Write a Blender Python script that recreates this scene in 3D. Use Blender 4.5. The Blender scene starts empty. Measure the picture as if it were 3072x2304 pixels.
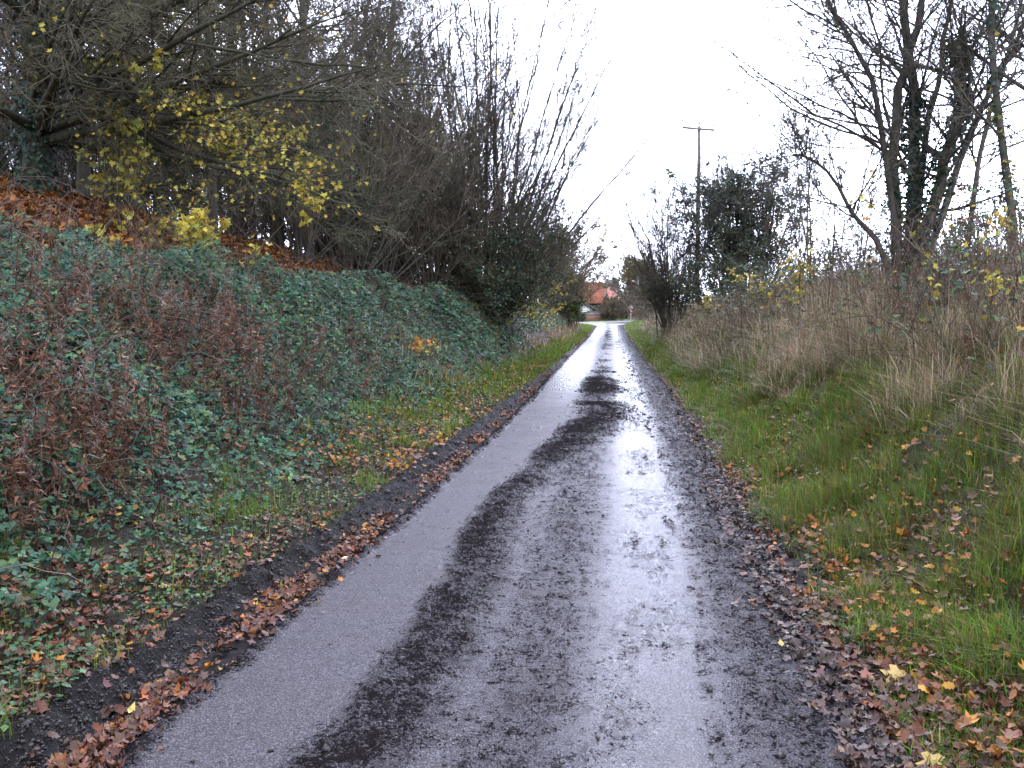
import bpy, math, random
import numpy as np
from mathutils import Matrix, Vector

R = math.radians
SC = bpy.context.scene
COL = SC.collection
rng = np.random.default_rng(20081)

# ------------------------------------------------------------------ camera
F = 3000.0                       # focal length in pixels of the 3072 px wide photograph
PITCH, YAW = 4.31, 5.65
EYE = np.array((0.0, 0.0, 1.6))
cam = bpy.data.cameras.new('camera')
cam.sensor_width = 36.0
cam.lens = 36.0 * F / 3072.0
cam.clip_start, cam.clip_end = 0.05, 5000
co = bpy.data.objects.new('camera', cam)
COL.objects.link(co)
co.location = EYE
co.rotation_euler = (R(90 - PITCH), 0, R(YAW))
SC.camera = co
ROT = np.array(co.rotation_euler.to_matrix())

def at(px, py, Y):
    """the world point seen at a pixel of the photograph, Y metres up the lane"""
    d = ROT @ np.array(((px - 1536) / F, -(py - 1152) / F, -1.0))
    return EYE + d * (Y / d[1])

def seen(P, m=0.16):
    """points inside the view widened by a margin (so that a step aside still looks right)"""
    q = (P - EYE) @ ROT
    z = np.maximum(-q[:, 2], 1e-3)
    u, v = q[:, 0] / z * F / 1536, q[:, 1] / z * F / 1152
    return (q[:, 2] < -0.5) & (np.abs(u) < 1 + m) & (v > -1 - m) & (v < 1 + m)

# ------------------------------------------------------------------ numpy noise
def _hash(ix, iy, s):
    h = (ix.astype(np.int64) * 374761393 + iy.astype(np.int64) * 668265263 + s * 974711) & 0xffffffff
    h = ((h ^ (h >> 13)) * 1274126177) & 0xffffffff
    return ((h ^ (h >> 16)) & 0xffff) / 65535.0

def vnoise(x, y, s=0):
    x, y = np.asarray(x, float), np.asarray(y, float)
    ix, iy = np.floor(x), np.floor(y)
    fx, fy = x - ix, y - iy
    fx, fy = fx * fx * (3 - 2 * fx), fy * fy * (3 - 2 * fy)
    a, b = _hash(ix, iy, s), _hash(ix + 1, iy, s)
    c, d = _hash(ix, iy + 1, s), _hash(ix + 1, iy + 1, s)
    return (a * (1 - fx) + b * fx) * (1 - fy) + (c * (1 - fx) + d * fx) * fy

def fbm(x, y, s=0, o=4):
    t, a, n = 0.0, 0.5, 0.0
    for k in range(o):
        t = t + a * vnoise(np.asarray(x) * 2 ** k + 17.3 * k, np.asarray(y) * 2 ** k - 9.1 * k, s + k)
        n += a
        a *= 0.5
    return t / n

def sst(a, b, x):
    t = np.clip((x - a) / (b - a), 0, 1)
    return t * t * (3 - 2 * t)

# ------------------------------------------------------------------ the lay of the land (metres; the lane runs along +y)
YE = [-20, 0, 3.5, 7.5, 12, 17.6, 30, 60, 92, 98, 103, 107, 110, 900]
XL = [-1.75, -1.75, -1.71, -1.56, -1.46, -1.38, -1.40, -1.22, -1.3, -1.9, -3.4, -6.5, -9, -9]
XR = [0.97, 0.97, 1.00, 1.00, 1.08, 1.12, 1.02, 0.98, 1.05, 1.3, 2.0, 3.2, 5, 5]
def xl(y): return np.interp(y, YE, XL)
def xr(y): return np.interp(y, YE, XR)

def softplus(d, w):
    return w * np.logaddexp(0, d / w)

def rise(y):
    return 0.5 * sst(112, 140, y) + np.clip(y - 130, 0, 160) * 0.013 + np.clip(y - 290, 0, 2000) * 0.002

def toe_left(y): return np.interp(y, [0, 6, 19, 30, 50, 70, 95], [-3.0, -3.05, -3.0, -2.75, -2.35, -2.1, -3.2])

def ground(x, y):
    x, y = np.asarray(x, float), np.asarray(y, float)
    rl, rr = xl(y) - x, x - xr(y)
    n = fbm(x * 2.2, y * 2.2, 5, 3) - 0.5
    nf = fbm(x * 9, y * 9, 15, 3) - 0.5
    # left: gutter, little mud cliff, verge, bank
    bh = (0.105 + 0.09 * (vnoise(y * 0.9, y * 0 + 3, 8) - 0.5)) * np.interp(y, [0, 14, 30, 60], [1, .9, 0.5, 0.2])
    wob = 0.16 * (fbm(y * 2.2, x * 0.3, 21, 4) - 0.5)
    zl = bh * sst(0.24 + wob, 0.44 + wob, rl) + 0.05 * np.clip(rl - 0.5, 0, 2) + 0.10 * nf * sst(0.16, 0.4, rl) + 0.05 * (fbm(x * 26, y * 22, 25, 2) - 0.5) * sst(0.15, 0.3, rl)
    h = np.interp(y, [0, 10, 16, 26, 34, 50, 80, 98], [3.6, 4.2, 4.4, 3.8, 3.0, 2.2, 1.0, 0.0])
    d = softplus(toe_left(y) - x, 0.25)
    zl = zl + np.where(h > 0.01, h * (1 - np.exp(-d * 0.95 / np.maximum(h, 0.05))), 0)
    # right: muddy edge, verge, rougher bank
    h = np.interp(y, [0, 10, 16, 30, 40, 60, 90, 102], [2.5, 2.6, 2.6, 2.2, 1.7, 1.1, 0.5, 0.0])
    d = softplus(rr - 0.62, 0.16)
    zr = 0.07 * np.clip(rr, 0, 1.5) + np.where(h > 0.01, h * (1 - np.exp(-d * 1.0 / np.maximum(h, 0.05))), 0) + 0.04 * nf * sst(0.05, 0.4, rr)
    rough = sst(0.5, 1.6, np.maximum(rl, rr))
    z = np.where(rl > 0, zl, np.where(rr > 0, zr, 0)) + 0.16 * n * rough
    inside = sst(0.06, -0.10, np.maximum(rl, rr))
    z = z - 0.07 * inside * (y < 112) - 0.012
    return z + rise(y)

def gz(x, y): return float(ground(np.array([x]), np.array([y]))[0])

# ------------------------------------------------------------------ mesh building
def link_mesh(name, V, faces, mat, parent=None, col=None, smooth=True, attrs=None):
    """faces: list of int arrays (n,3) or (n,4)"""
    me = bpy.data.meshes.new(name)
    V = np.asarray(V, np.float32)
    faces = [np.asarray(f, np.int32) for f in faces if len(f)]
    nl = sum(f.size for f in faces)
    me.vertices.add(len(V))
    me.vertices.foreach_set('co', V.ravel())
    me.loops.add(nl)
    me.loops.foreach_set('vertex_index', np.concatenate([f.ravel() for f in faces]))
    tot = np.concatenate([np.full(len(f), f.shape[1], np.int32) for f in faces])
    me.polygons.add(len(tot))
    me.polygons.foreach_set('loop_start', np.concatenate(([0], np.cumsum(tot)[:-1])).astype(np.int32))
    if smooth:
        me.polygons.foreach_set('use_smooth', np.ones(len(tot), bool))
    me.update(calc_edges=True)
    if col is not None:
        a = me.attributes.new('col', 'FLOAT_COLOR', 'POINT')
        c4 = np.ones((len(V), 4), np.float32)
        c4[:, :3] = col
        a.data.foreach_set('color', c4.ravel())
    for k, v in (attrs or {}).items():
        a = me.attributes.new(k, 'FLOAT', 'POINT')
        a.data.foreach_set('value', np.asarray(v, np.float32))
    me.materials.append(mat)
    o = bpy.data.objects.new(name, me)
    COL.objects.link(o)
    if parent is not None:
        o.parent = parent
    return o

def thing(name, label, cat, loc=(0, 0, 0), group=None, rotz=0.0):
    o = bpy.data.objects.new(name, None)
    o.empty_display_size = 0.2
    COL.objects.link(o)
    o.location = loc
    o.rotation_euler = (0, 0, rotz)
    return tag(o, label, cat, group)

def tag(o, label, cat, group=None, kind=None):
    o['label'], o['category'] = label, cat
    if group:
        o['group'] = group
    if kind:
        o['kind'] = kind
    return o

def copy_tree(o, loc, rotz=0, scale=1.0, label=None):
    c = o.copy()
    COL.objects.link(c)
    c.location, c.rotation_euler, c.scale = loc, (0, 0, rotz), (scale, scale, scale)
    if label:
        c['label'] = label
    for ch in list(o.children):
        k = ch.copy()
        COL.objects.link(k)
        k.parent = c
    return c

class Geo:
    """collects vertices, faces and colours for one mesh"""
    def __init__(self):
        self.V, self.Fc, self.C, self.n = [], [], [], 0
    def add(self, V, faces, C=None):
        V = np.asarray(V, np.float32)
        for f in faces:
            self.Fc.append(np.asarray(f, np.int32) + self.n)
        self.V.append(V)
        if C is not None:
            self.C.append(np.broadcast_to(np.asarray(C, np.float32), V.shape))
        self.n += len(V)
        return self
    def build(self, name, mat, parent=None, smooth=True):
        return link_mesh(name, np.concatenate(self.V), self.Fc, mat, parent,
                         np.concatenate(self.C) if self.C else None, smooth)

def unit(v): return v / np.maximum(np.linalg.norm(v, axis=-1, keepdims=True), 1e-9)

def tubes(P, Rd, S=4):
    """tapering tubes along polylines P (N,K,3) with radii Rd (N,K)"""
    N, K, _ = P.shape
    T = np.empty_like(P)
    T[:, 1:-1] = P[:, 2:] - P[:, :-2]
    T[:, 0], T[:, -1] = P[:, 1] - P[:, 0], P[:, -1] - P[:, -2]
    T = unit(T)
    ref = np.zeros((N, 1, 3))
    mt = np.abs(T.mean(axis=1))
    ref[np.arange(N), 0, mt.argmin(axis=1)] = 1
    A = unit(np.cross(T, ref))
    B = np.cross(T, A)
    a = np.arange(S) * 2 * math.pi / S
    V = P[:, :, None, :] + Rd[:, :, None, None] * (np.cos(a)[None, None, :, None] * A[:, :, None, :] + np.sin(a)[None, None, :, None] * B[:, :, None, :])
    idx = np.arange(N * K * S).reshape(N, K, S)
    q = np.stack([idx[:, :-1, :], np.roll(idx[:, :-1, :], -1, 2), np.roll(idx[:, 1:, :], -1, 2), idx[:, 1:, :]], -1).reshape(-1, 4)
    return V.reshape(-1, 3), q

def walk(S0, D0, L, K, wig, up, g, bias=None):
    """polylines from starts S0 along D0 of length L, wandering by wig and bent upward by up"""
    N = len(S0)
    P = np.empty((N, K, 3))
    P[:, 0] = S0
    d = unit(D0)
    st = (np.asarray(L) / (K - 1))[:, None]
    for k in range(1, K):
        d = d + g.normal(0, wig, (N, 3))
        d[:, 2] += up
        if bias is not None:
            d = d + bias
        d = unit(d)
        P[:, k] = P[:, k - 1] + d * st
    return P

def spawn(P, Rd, n, t0, t1, ang, sd, g):
    """n children per parent branch: starts, directions, parent radius there, t, parent's length"""
    N, K, _ = P.shape
    t = np.sort(g.uniform(t0, t1, (N, n)), axis=1)
    f = t * (K - 1)
    i = np.clip(f.astype(int), 0, K - 2)
    w = (f - i)[..., None]
    r = np.arange(N)[:, None]
    S0 = P[r, i] * (1 - w) + P[r, i + 1] * w
    T = unit(P[r, i + 1] - P[r, i])
    pr = Rd[r, i] * (1 - w[..., 0]) + Rd[r, i + 1] * w[..., 0]
    rnd = g.normal(0, 1, T.shape)
    per = unit(rnd - (rnd * T).sum(-1, keepdims=True) * T)
    a = np.radians(g.normal(ang, sd, t.shape))[..., None]
    D = np.cos(a) * T + np.sin(a) * per
    plen = np.linalg.norm(P[:, 1:] - P[:, :-1], axis=-1).sum(1)
    pl = np.broadcast_to(plen[:, None], t.shape)
    return S0.reshape(-1, 3), D.reshape(-1, 3), pr.ravel(), t.ravel(), pl.ravel()

def grow(P, Rd, spec, g):
    """next branch order. spec: n, t0, t1, ang, sd, len (share of the parent) or abs, K, wig, up, rr, rmin, bias"""
    S0, D, pr, t, pl = spawn(P, Rd, spec['n'], spec.get('t0', 0.2), spec.get('t1', 1.0), spec['ang'], spec.get('sd', 12), g)
    L = (spec['abs'] if 'abs' in spec else spec['len'] * pl) * (1.05 - spec.get('fall', 0.5) * t) * g.uniform(0.55, 1.2, len(t))
    if 'dirbias' in spec:
        D = unit(D + np.array(spec['dirbias']))
    if 'flat' in spec:
        D[:, 2] *= spec['flat']
        D = unit(D)
    Q = walk(S0, D, L, spec['K'], spec.get('wig', 0.12), spec.get('up', 0.03), g, spec.get('bias'))
    r0 = np.clip(pr * spec.get('rr', 0.6), spec['rmin'], None)
    tt = np.linspace(0, 1, spec['K'])
    Rn = spec['rmin'] * 0.6 + (r0[:, None] - spec['rmin'] * 0.6) * (1 - tt[None, :]) ** 0.9
    return Q, Rn

# leaf outlines: x across, y along, z up
OVAL = (np.array([(0, 0, 0), (.30, .38, .05), (0, 1, -.06), (-.30, .38, .05), (0, .45, -.02)]),
        np.array([(0, 1, 4), (1, 2, 4), (2, 3, 4), (3, 0, 4)]))
NARROW = (np.array([(0, 0, 0), (.10, .35, .05), (.02, 1, -.22), (-.10, .38, .05), (0, .5, .02)]),
          np.array([(0, 1, 4), (1, 2, 4), (2, 3, 4), (3, 0, 4)]))
_ring = [(0, .03), (.20, -.06), (.44, .06), (.27, .26), (.62, .52), (.36, .56), (.24, .62), (0, 1), (-.24, .62), (-.36, .56), (-.62, .52), (-.27, .26), (-.44, .06), (-.20, -.06)]
MAPLE = (np.array([(0, .36, 0)] + [(a, b, 0) for a, b in _ring]),
         np.array([(0, k + 1, (k + 1) % len(_ring) + 1) for k in range(len(_ring))]))
_ro = [(0, 0), (.14, .12), (.28, .2), (.2, .34), (.36, .46), (.24, .58), (.3, .74), (.12, .86), (0, 1), (-.12, .86), (-.3, .74), (-.24, .58), (-.36, .46), (-.2, .34), (-.28, .2), (-.14, .12)]
OAK = (np.array([(0, .5, 0)] + [(a, b, 0) for a, b in _ro]),
       np.array([(0, k + 1, (k + 1) % len(_ro) + 1) for k in range(len(_ro))]))

def leaves(geo, P, Nr, size, col, tmpl, g, curl=0.15, head=None, wide=1.0):
    """leaf shapes at points P lying square to normals Nr; col (N,3)"""
    if len(P) == 0:
        return geo
    Vt, Ft = tmpl
    N = len(P)
    n = unit(Nr)
    h = g.normal(0, 1, (N, 3)) if head is None else head + g.normal(0, .25, (N, 3))
    yv = unit(h - (h * n).sum(1, keepdims=True) * n)
    xv = np.cross(yv, n)
    s = np.broadcast_to(np.asarray(size, float), (N,))[:, None, None]
    cz = g.normal(0, curl, (N, 1)) + curl * 0.6
    tw = g.normal(0, curl, (N, 1))
    X, Y, Z = Vt[:, 0][None] * wide, Vt[:, 1][None], Vt[:, 2][None]
    r2 = X ** 2 + (Y - .4) ** 2
    Zc = Z + cz * r2 * 2.2 + tw * X * (Y - .4) * 2
    V = P[:, None, :] + s * (X[..., None] * xv[:, None] + Y[..., None] * yv[:, None] + Zc[..., None] * n[:, None])
    M = len(Vt)
    f = (Ft[None] + (np.arange(N) * M)[:, None, None]).reshape(-1, 3)
    geo.add(V.reshape(-1, 3), [f], np.repeat(col, M, axis=0))
    return geo

def blades(geo, B, H, W, lean, col, g):
    """grass blades: root B, height H, width W, lean (share of height the tip is off to one side)"""
    N = len(B)
    a = g.uniform(0, 2 * math.pi, N)
    w = np.stack([np.cos(a), np.sin(a), 0 * a], 1) * (W / 2)[:, None]
    b = a + math.pi / 2 + g.normal(0, .5, N)
    ld = np.stack([np.cos(b), np.sin(b), 0 * b], 1) * (lean * H)[:, None]
    up = np.zeros((N, 3)); up[:, 2] = 1
    hz = np.sqrt(np.clip(1 - 0.6 * np.clip(lean, 0, 1.1) ** 2, .15, 1)) * H
    p0, p1, p2 = B, B + up * (hz * .6)[:, None] + ld * .3, B + up * hz[:, None] + ld
    V = np.stack([p0 - w, p0 + w, p1 - w * .8, p1 + w * .8, p2], 1).reshape(-1, 3)
    f = np.array([(0, 1, 3), (0, 3, 2), (2, 3, 4)])
    geo.add(V, [(f[None] + (np.arange(N) * 5)[:, None, None]).reshape(-1, 3)], np.repeat(col, 5, axis=0))
    return geo

def pick(pal, w, n, g, var=0.18, sat=0.06):
    pal = np.asarray(pal, float)
    w = np.asarray(w, float) / sum(w)
    c = pal[g.choice(len(pal), n, p=w)]
    return np.clip(c * np.exp(g.normal(0, var, (n, 1))) * np.exp(g.normal(0, sat, (n, 3))), 0.003, 0.9)

# ------------------------------------------------------------------ materials
class NT:
    def __init__(self, name):
        self.m = bpy.data.materials.new(name)
        self.m.use_nodes = True
        self.t = self.m.node_tree
        self.b = self.t.nodes['Principled BSDF']
        self.out = self.t.nodes['Material Output']
    def n(self, typ, **kw):
        x = self.t.nodes.new(typ)
        for k, v in kw.items():
            if k in x.inputs:
                x.inputs[k].default_value = v
            else:
                setattr(x, k, v)
        return x
    def l(self, a, b):
        self.t.links.new(a, b)
        return self
    def mix(self, fac, a, b, mode='MIX'):
        x = self.t.nodes.new('ShaderNodeMix')
        x.data_type, x.blend_type = 'RGBA', mode
        for s, v in ((x.inputs[0], fac), (x.inputs[6], a), (x.inputs[7], b)):
            if hasattr(v, 'is_linked'):
                self.t.links.new(v, s)
            elif isinstance(v, (int, float)):
                s.default_value = v
            else:
                s.default_value = (*v, 1)
        return x.outputs[2]
    def fmix(self, fac, a, b):
        x = self.t.nodes.new('ShaderNodeMix')
        x.data_type = 'FLOAT'
        for s, v in ((x.inputs[0], fac), (x.inputs[2], a), (x.inputs[3], b)):
            if hasattr(v, 'is_linked'):
                self.t.links.new(v, s)
            else:
                s.default_value = v
        return x.outputs[0]
    def math(self, op, a, b=0.0, c=0.0, clamp=False):
        x = self.t.nodes.new('ShaderNodeMath')
        x.operation, x.use_clamp = op, clamp
        for s, v in zip(x.inputs, (a, b, c)):
            if hasattr(v, 'is_linked'):
                self.t.links.new(v, s)
            else:
                s.default_value = v
        return x.outputs[0]
    def ramp(self, v, a, b, lo=0.0, hi=1.0):
        x = self.n('ShaderNodeMapRange', interpolation_type='SMOOTHSTEP')
        self.l(v, x.inputs['Value'])
        for k, q in (('From Min', a), ('From Max', b), ('To Min', lo), ('To Max', hi)):
            x.inputs[k].default_value = q
        return x.outputs[0]
    def coords(self): return self.n('ShaderNodeTexCoord').outputs['Object']
    def noise(self, scale, detail=4, rough=0.6, vec=None):
        x = self.n('ShaderNodeTexNoise', Scale=scale, Detail=detail, Roughness=rough)
        self.l(vec if vec is not None else self.coords(), x.inputs['Vector'])
        return x.outputs['Fac']
    def attr(self, name, out='Color'):
        return self.n('ShaderNodeAttribute', attribute_name=name).outputs[out]
    def bump(self, h, strength=0.3, dist=0.01):
        x = self.n('ShaderNodeBump', Strength=strength, Distance=dist)
        self.l(h, x.inputs['Height'])
        self.l(x.outputs[0], self.b.inputs['Normal'])
        return self

def leaf_mat(name, rough=0.45, trans=0.25, spec=0.5, mottling=0.35):
    m = NT(name)
    c = m.attr('col')
    nz = m.noise(60, 3)
    c2 = m.mix(m.ramp(nz, 0.35, 0.7, 0, mottling), c, m.mix(1.0, c, (0.45, 0.38, 0.32), 'MULTIPLY'))
    m.l(c2, m.b.inputs['Base Color'])
    m.b.inputs['Roughness'].default_value = rough
    m.b.inputs['Specular IOR Level'].default_value = spec
    if trans > 0:
        t = m.n('ShaderNodeBsdfTranslucent')
        m.l(c2, t.inputs['Color'])
        x = m.n('ShaderNodeMixShader', Fac=trans)
        m.l(m.b.outputs[0], x.inputs[1]).l(t.outputs[0], x.inputs[2]).l(x.outputs[0], m.out.inputs['Surface'])
    return m.m

def bark_mat(name, a, b, moss=0.0, rough=0.85, scale=14):
    m = NT(name)
    v = m.n('ShaderNodeMapping')
    v.inputs['Scale'].default_value = (1, 1, 0.22)
    m.l(m.coords(), v.inputs['Vector'])
    nz = m.noise(scale, 6, 0.65, v.outputs[0])
    c = m.mix(m.ramp(nz, 0.35, 0.65), a, b)
    if moss:
        g = m.noise(3.5, 4)
        c = m.mix(m.ramp(g, 0.45, 0.62, 0, moss), c, (0.030, 0.040, 0.012))
    m.l(c, m.b.inputs['Base Color'])
    m.b.inputs['Roughness'].default_value = rough
    m.bump(nz, 0.6, 0.02)
    return m.m

M = {}
M['leaf'] = leaf_mat('broad_leaf', 0.5, 0.3, 0.35)
M['bramble'] = leaf_mat('bramble_leaf', 0.48, 0.15, 0.35)
M['ivy'] = leaf_mat('ivy_leaf', 0.48, 0.12, 0.35)
M['litter'] = leaf_mat('fallen_leaf_wet', 0.5, 0.05, 0.3)
M['grass'] = leaf_mat('grass_blade', 0.5, 0.35, 0.25)
M['straw'] = leaf_mat('dead_grass', 0.7, 0.25, 0.3)
M['dead'] = leaf_mat('dead_herb', 0.8, 0.15, 0.2)
M['bark'] = bark_mat('bark_grey_brown', (0.050, 0.042, 0.036), (0.10, 0.085, 0.07), 0.6)
M['bark_moss'] = bark_mat('bark_mossy', (0.032, 0.030, 0.020), (0.070, 0.066, 0.040), 0.8)
M['twig'] = bark_mat('twig_brown', (0.090, 0.068, 0.046), (0.165, 0.130, 0.092), 0.0, 0.7, 5)
M['twig_grey'] = bark_mat('twig_grey', (0.075, 0.068, 0.052), (0.15, 0.134, 0.108), 0.35, 0.7, 5)
M['twig_olive'] = bark_mat('twig_olive', (0.070, 0.064, 0.032), (0.135, 0.120, 0.065), 0.3, 0.7, 5)
M['twig_rust'] = bark_mat('twig_rust', (0.11, 0.055, 0.042), (0.17, 0.09, 0.065), 0.0, 0.7, 5)
M['cane'] = bark_mat('bramble_cane', (0.060, 0.030, 0.022), (0.11, 0.065, 0.045), 0.2, 0.6, 8)

def ground_mat():
    m = NT('soil_and_turf')
    c = m.attr('col')
    n1, n2 = m.noise(9, 6, 0.7), m.noise(70, 5, 0.75)
    c = m.mix(m.ramp(n1, 0.3, 0.7, 0.0, 0.6), c, m.mix(1.0, c, (0.5, 0.45, 0.42), 'MULTIPLY'))
    c = m.mix(m.ramp(n2, 0.5, 0.75, 0.0, 0.3), c, m.mix(1.0, c, (1.9, 1.7, 1.5), 'MULTIPLY'))
    m.b.inputs['Specular IOR Level'].default_value = 0.2
    m.l(c, m.b.inputs['Base Color'])
    m.l(m.ramp(n1, 0.3, 0.7, 0.6, 0.9), m.b.inputs['Roughness'])
    m.bump(m.math('ADD', m.math('MULTIPLY', n1, 2.0), n2), 0.9, 0.03)
    return m.m
M['ground'] = ground_mat()

def road_mat():
    m = NT('wet_muddy_asphalt')
    co_ = m.coords()
    mud, wet = m.attr('mud', 'Fac'), m.attr('wet', 'Fac')
    vor = m.n('ShaderNodeTexVoronoi', Scale=130.0, Randomness=1.0)
    m.l(co_, vor.inputs['Vector'])
    chip = vor.outputs['Distance']
    cc = vor.outputs['Color']
    sep = m.n('ShaderNodeSeparateColor')
    m.l(cc, sep.inputs[0])
    fine, mid, big = m.noise(170, 3, 0.7), m.noise(52, 8, 0.8), m.noise(1.7, 4, 0.6)
    # stone chippings in dark binder
    stone = m.mix(sep.outputs[0], (0.045, 0.041, 0.046), (0.21, 0.195, 0.21))
    asp = m.mix(m.ramp(chip, 0.3, 0.65, 0, .85), stone, (0.022, 0.020, 0.022))
    asp = m.mix(m.ramp(fine, 0.42, 0.62, 0, .7), m.mix(1.0, asp, (1.35, 1.35, 1.4), 'MULTIPLY'), (0.026, 0.023, 0.025))
    asp = m.mix(m.ramp(big, 0.4, 0.75, 0, 0.35), asp, (0.075, 0.060, 0.055))
    clump = m.noise(9.5, 5, 0.65)
    # mud lies where the attribute plus broken noise passes a threshold
    speck = m.math('ADD', mud, m.math('ADD', m.math('MULTIPLY', m.math('SUBTRACT', mid, 0.5), 3.3), m.math('ADD', m.math('MULTIPLY', m.math('SUBTRACT', clump, 0.5), 1.5), m.math('MULTIPLY', m.math('SUBTRACT', fine, 0.5), 1.2))))
    mk = m.ramp(speck, 0.50, 0.58)
    film = m.ramp(mud, 0.12, 0.5, 0, 0.65)
    mudc = m.mix(fine, (0.008, 0.007, 0.008), (0.026, 0.021, 0.021))
    c = m.mix(film, asp, m.mix(1.0, asp, (0.42, 0.38, 0.38), 'MULTIPLY'))
    c = m.mix(mk, c, mudc)
    m.l(c, m.b.inputs['Base Color'])
    dry = m.fmix(wet, 0.42, 0.19)
    rg = m.math('ADD', dry, m.math('MULTIPLY', m.math('SUBTRACT', big, 0.5), 0.22))
    m.l(m.fmix(mk, rg, 0.7), m.b.inputs['Roughness'])
    m.l(m.fmix(mk, m.fmix(wet, 0.6, 1.0), 0.16), m.b.inputs['Specular IOR Level'])
    hgt = m.math('MULTIPLY', m.math('SUBTRACT', 1.0, chip), m.fmix(wet, 0.0026, 0.0012))
    hgt = m.math('MULTIPLY', hgt, m.fmix(film, 1.0, 0.6))
    hgt = m.math('ADD', hgt, m.math('MULTIPLY', fine, 0.003))
    hgt = m.math('ADD', hgt, m.math('MULTIPLY', mk, 0.008))
    hgt = m.math('ADD', hgt, m.math('MULTIPLY', m.math('MULTIPLY', mk, fine), 0.007))
    hgt = m.math('ADD', hgt, m.math('MULTIPLY', mid, 0.0055))
    m.bump(hgt, 1.0, 1.0)
    df = m.n('ShaderNodeBsdfDiffuse', Roughness=0.6)
    m.l(c, df.inputs['Color'])
    m.l(m.b.inputs['Normal'].links[0].from_socket, df.inputs['Normal'])
    mxs = m.n('ShaderNodeMixShader')
    dull = m.fmix(wet, m.fmix(m.ramp(mud, 0.1, 0.45), 0.48, 0.68), 0.05)
    m.l(m.fmix(mk, dull, 0.93), mxs.inputs[0])
    m.l(m.b.outputs[0], mxs.inputs[1]).l(df.outputs[0], mxs.inputs[2]).l(mxs.outputs[0], m.out.inputs['Surface'])
    return m.m
M['road'] = road_mat()

def plain(name, a, b, scale=6, rough=0.6, bump=0.0, stretch=(1, 1, 1), metal=0.0):
    m = NT(name)
    v = m.n('ShaderNodeMapping')
    v.inputs['Scale'].default_value = stretch
    m.l(m.coords(), v.inputs['Vector'])
    nz = m.noise(scale, 5, 0.6, v.outputs[0])
    m.l(m.mix(m.ramp(nz, 0.3, 0.7), a, b), m.b.inputs['Base Color'])
    m.b.inputs['Roughness'].default_value = rough
    m.b.inputs['Metallic'].default_value = metal
    if bump:
        m.bump(nz, bump, 0.02)
    return m.m

def tiles(name, a, b, mortar, w, h, rough=0.7):
    m = NT(name)
    br = m.n('ShaderNodeTexBrick', Scale=1.0)
    br.inputs['Brick Width'].default_value, br.inputs['Row Height'].default_value = w, h
    br.inputs['Mortar Size'].default_value = h * 0.10
    br.inputs['Color1'].default_value, br.inputs['Color2'].default_value, br.inputs['Mortar'].default_value = (*a, 1), (*b, 1), (*mortar, 1)
    # brick pattern on x and height
    s = m.n('ShaderNodeSeparateXYZ'); m.l(m.coords(), s.inputs[0])
    cb = m.n('ShaderNodeCombineXYZ'); m.l(s.outputs[0], cb.inputs[0]).l(s.outputs[2], cb.inputs[1])
    m.l(cb.outputs[0], br.inputs['Vector'])
    nz = m.noise(2.2, 6, 0.7)
    c = m.mix(m.ramp(nz, 0.4, 0.7, 0, 0.55), br.outputs['Color'], m.mix(1.0, br.outputs['Color'], (0.5, 0.45, 0.42), 'MULTIPLY'))
    m.l(c, m.b.inputs['Base Color'])
    m.b.inputs['Roughness'].default_value = rough
    m.bump(br.outputs['Fac'], 0.4, -0.02)
    return m.m

M['pole'] = plain('weathered_pole_wood', (0.16, 0.135, 0.125), (0.26, 0.225, 0.21), 18, 0.8, 0.3, (1, 1, 0.08))
M['pole_grey'] = plain('pale_pole_wood', (0.20, 0.20, 0.19), (0.32, 0.31, 0.29), 14, 0.8, 0.2, (1, 1, 0.1))
M['porcelain'] = plain('brown_porcelain', (0.05, 0.03, 0.022), (0.08, 0.05, 0.035), 20, 0.25)
M['galv'] = plain('galvanised_metal', (0.33, 0.36, 0.38), (0.42, 0.45, 0.47), 12, 0.5, 0.0, (1, 1, 1), 0.3)
M['red_paint'] = plain('red_paint', (0.45, 0.05, 0.05), (0.55, 0.08, 0.07), 8, 0.5)
M['white_paint'] = plain('white_render', (0.74, 0.74, 0.74), (0.82, 0.82, 0.81), 3, 0.7)
M['pink_paint'] = plain('pink_render', (0.62, 0.27, 0.23), (0.70, 0.33, 0.28), 2, 0.8)
M['dark_wood'] = plain('black_weatherboard', (0.022, 0.020, 0.020), (0.045, 0.040, 0.038), 10, 0.7, 0.3, (0.2, 0.2, 4))
M['roof_red'] = tiles('red_pantiles', (0.34, 0.100, 0.058), (0.43, 0.145, 0.085), (0.18, 0.055, 0.035), 0.22, 0.28)
M['roof_dark'] = tiles('brown_slate', (0.055, 0.042, 0.048), (0.085, 0.065, 0.066), (0.03, 0.025, 0.028), 0.3, 0.22)
M['brick'] = tiles('old_red_brick', (0.24, 0.10, 0.07), (0.33, 0.16, 0.11), (0.26, 0.22, 0.2), 0.23, 0.075, 0.85)
M['flint'] = plain('grey_coping', (0.20, 0.18, 0.17), (0.30, 0.27, 0.25), 9, 0.85, 0.4)
M['glass'] = plain('dark_window_glass', (0.05, 0.06, 0.075), (0.08, 0.09, 0.11), 1.5, 0.08)
M['mud'] = plain('wet_mud', (0.014, 0.011, 0.010), (0.032, 0.025, 0.022), 30, 0.5, 0.5)
M['far_road'] = plain('pale_wet_asphalt', (0.17, 0.16, 0.155), (0.26, 0.24, 0.225), 1.2, 0.9, 0.1)
M['road_paint'] = plain('worn_road_paint', (0.55, 0.55, 0.55), (0.75, 0.75, 0.74), 9, 0.6)

#@@TERRAIN
# ------------------------------------------------------------------ ground sheet
def spacing(stops):
    out = []
    for (a, b, d) in stops:
        out.append(np.arange(a, b, d))
    return np.unique(np.round(np.concatenate(out), 4))

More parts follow.
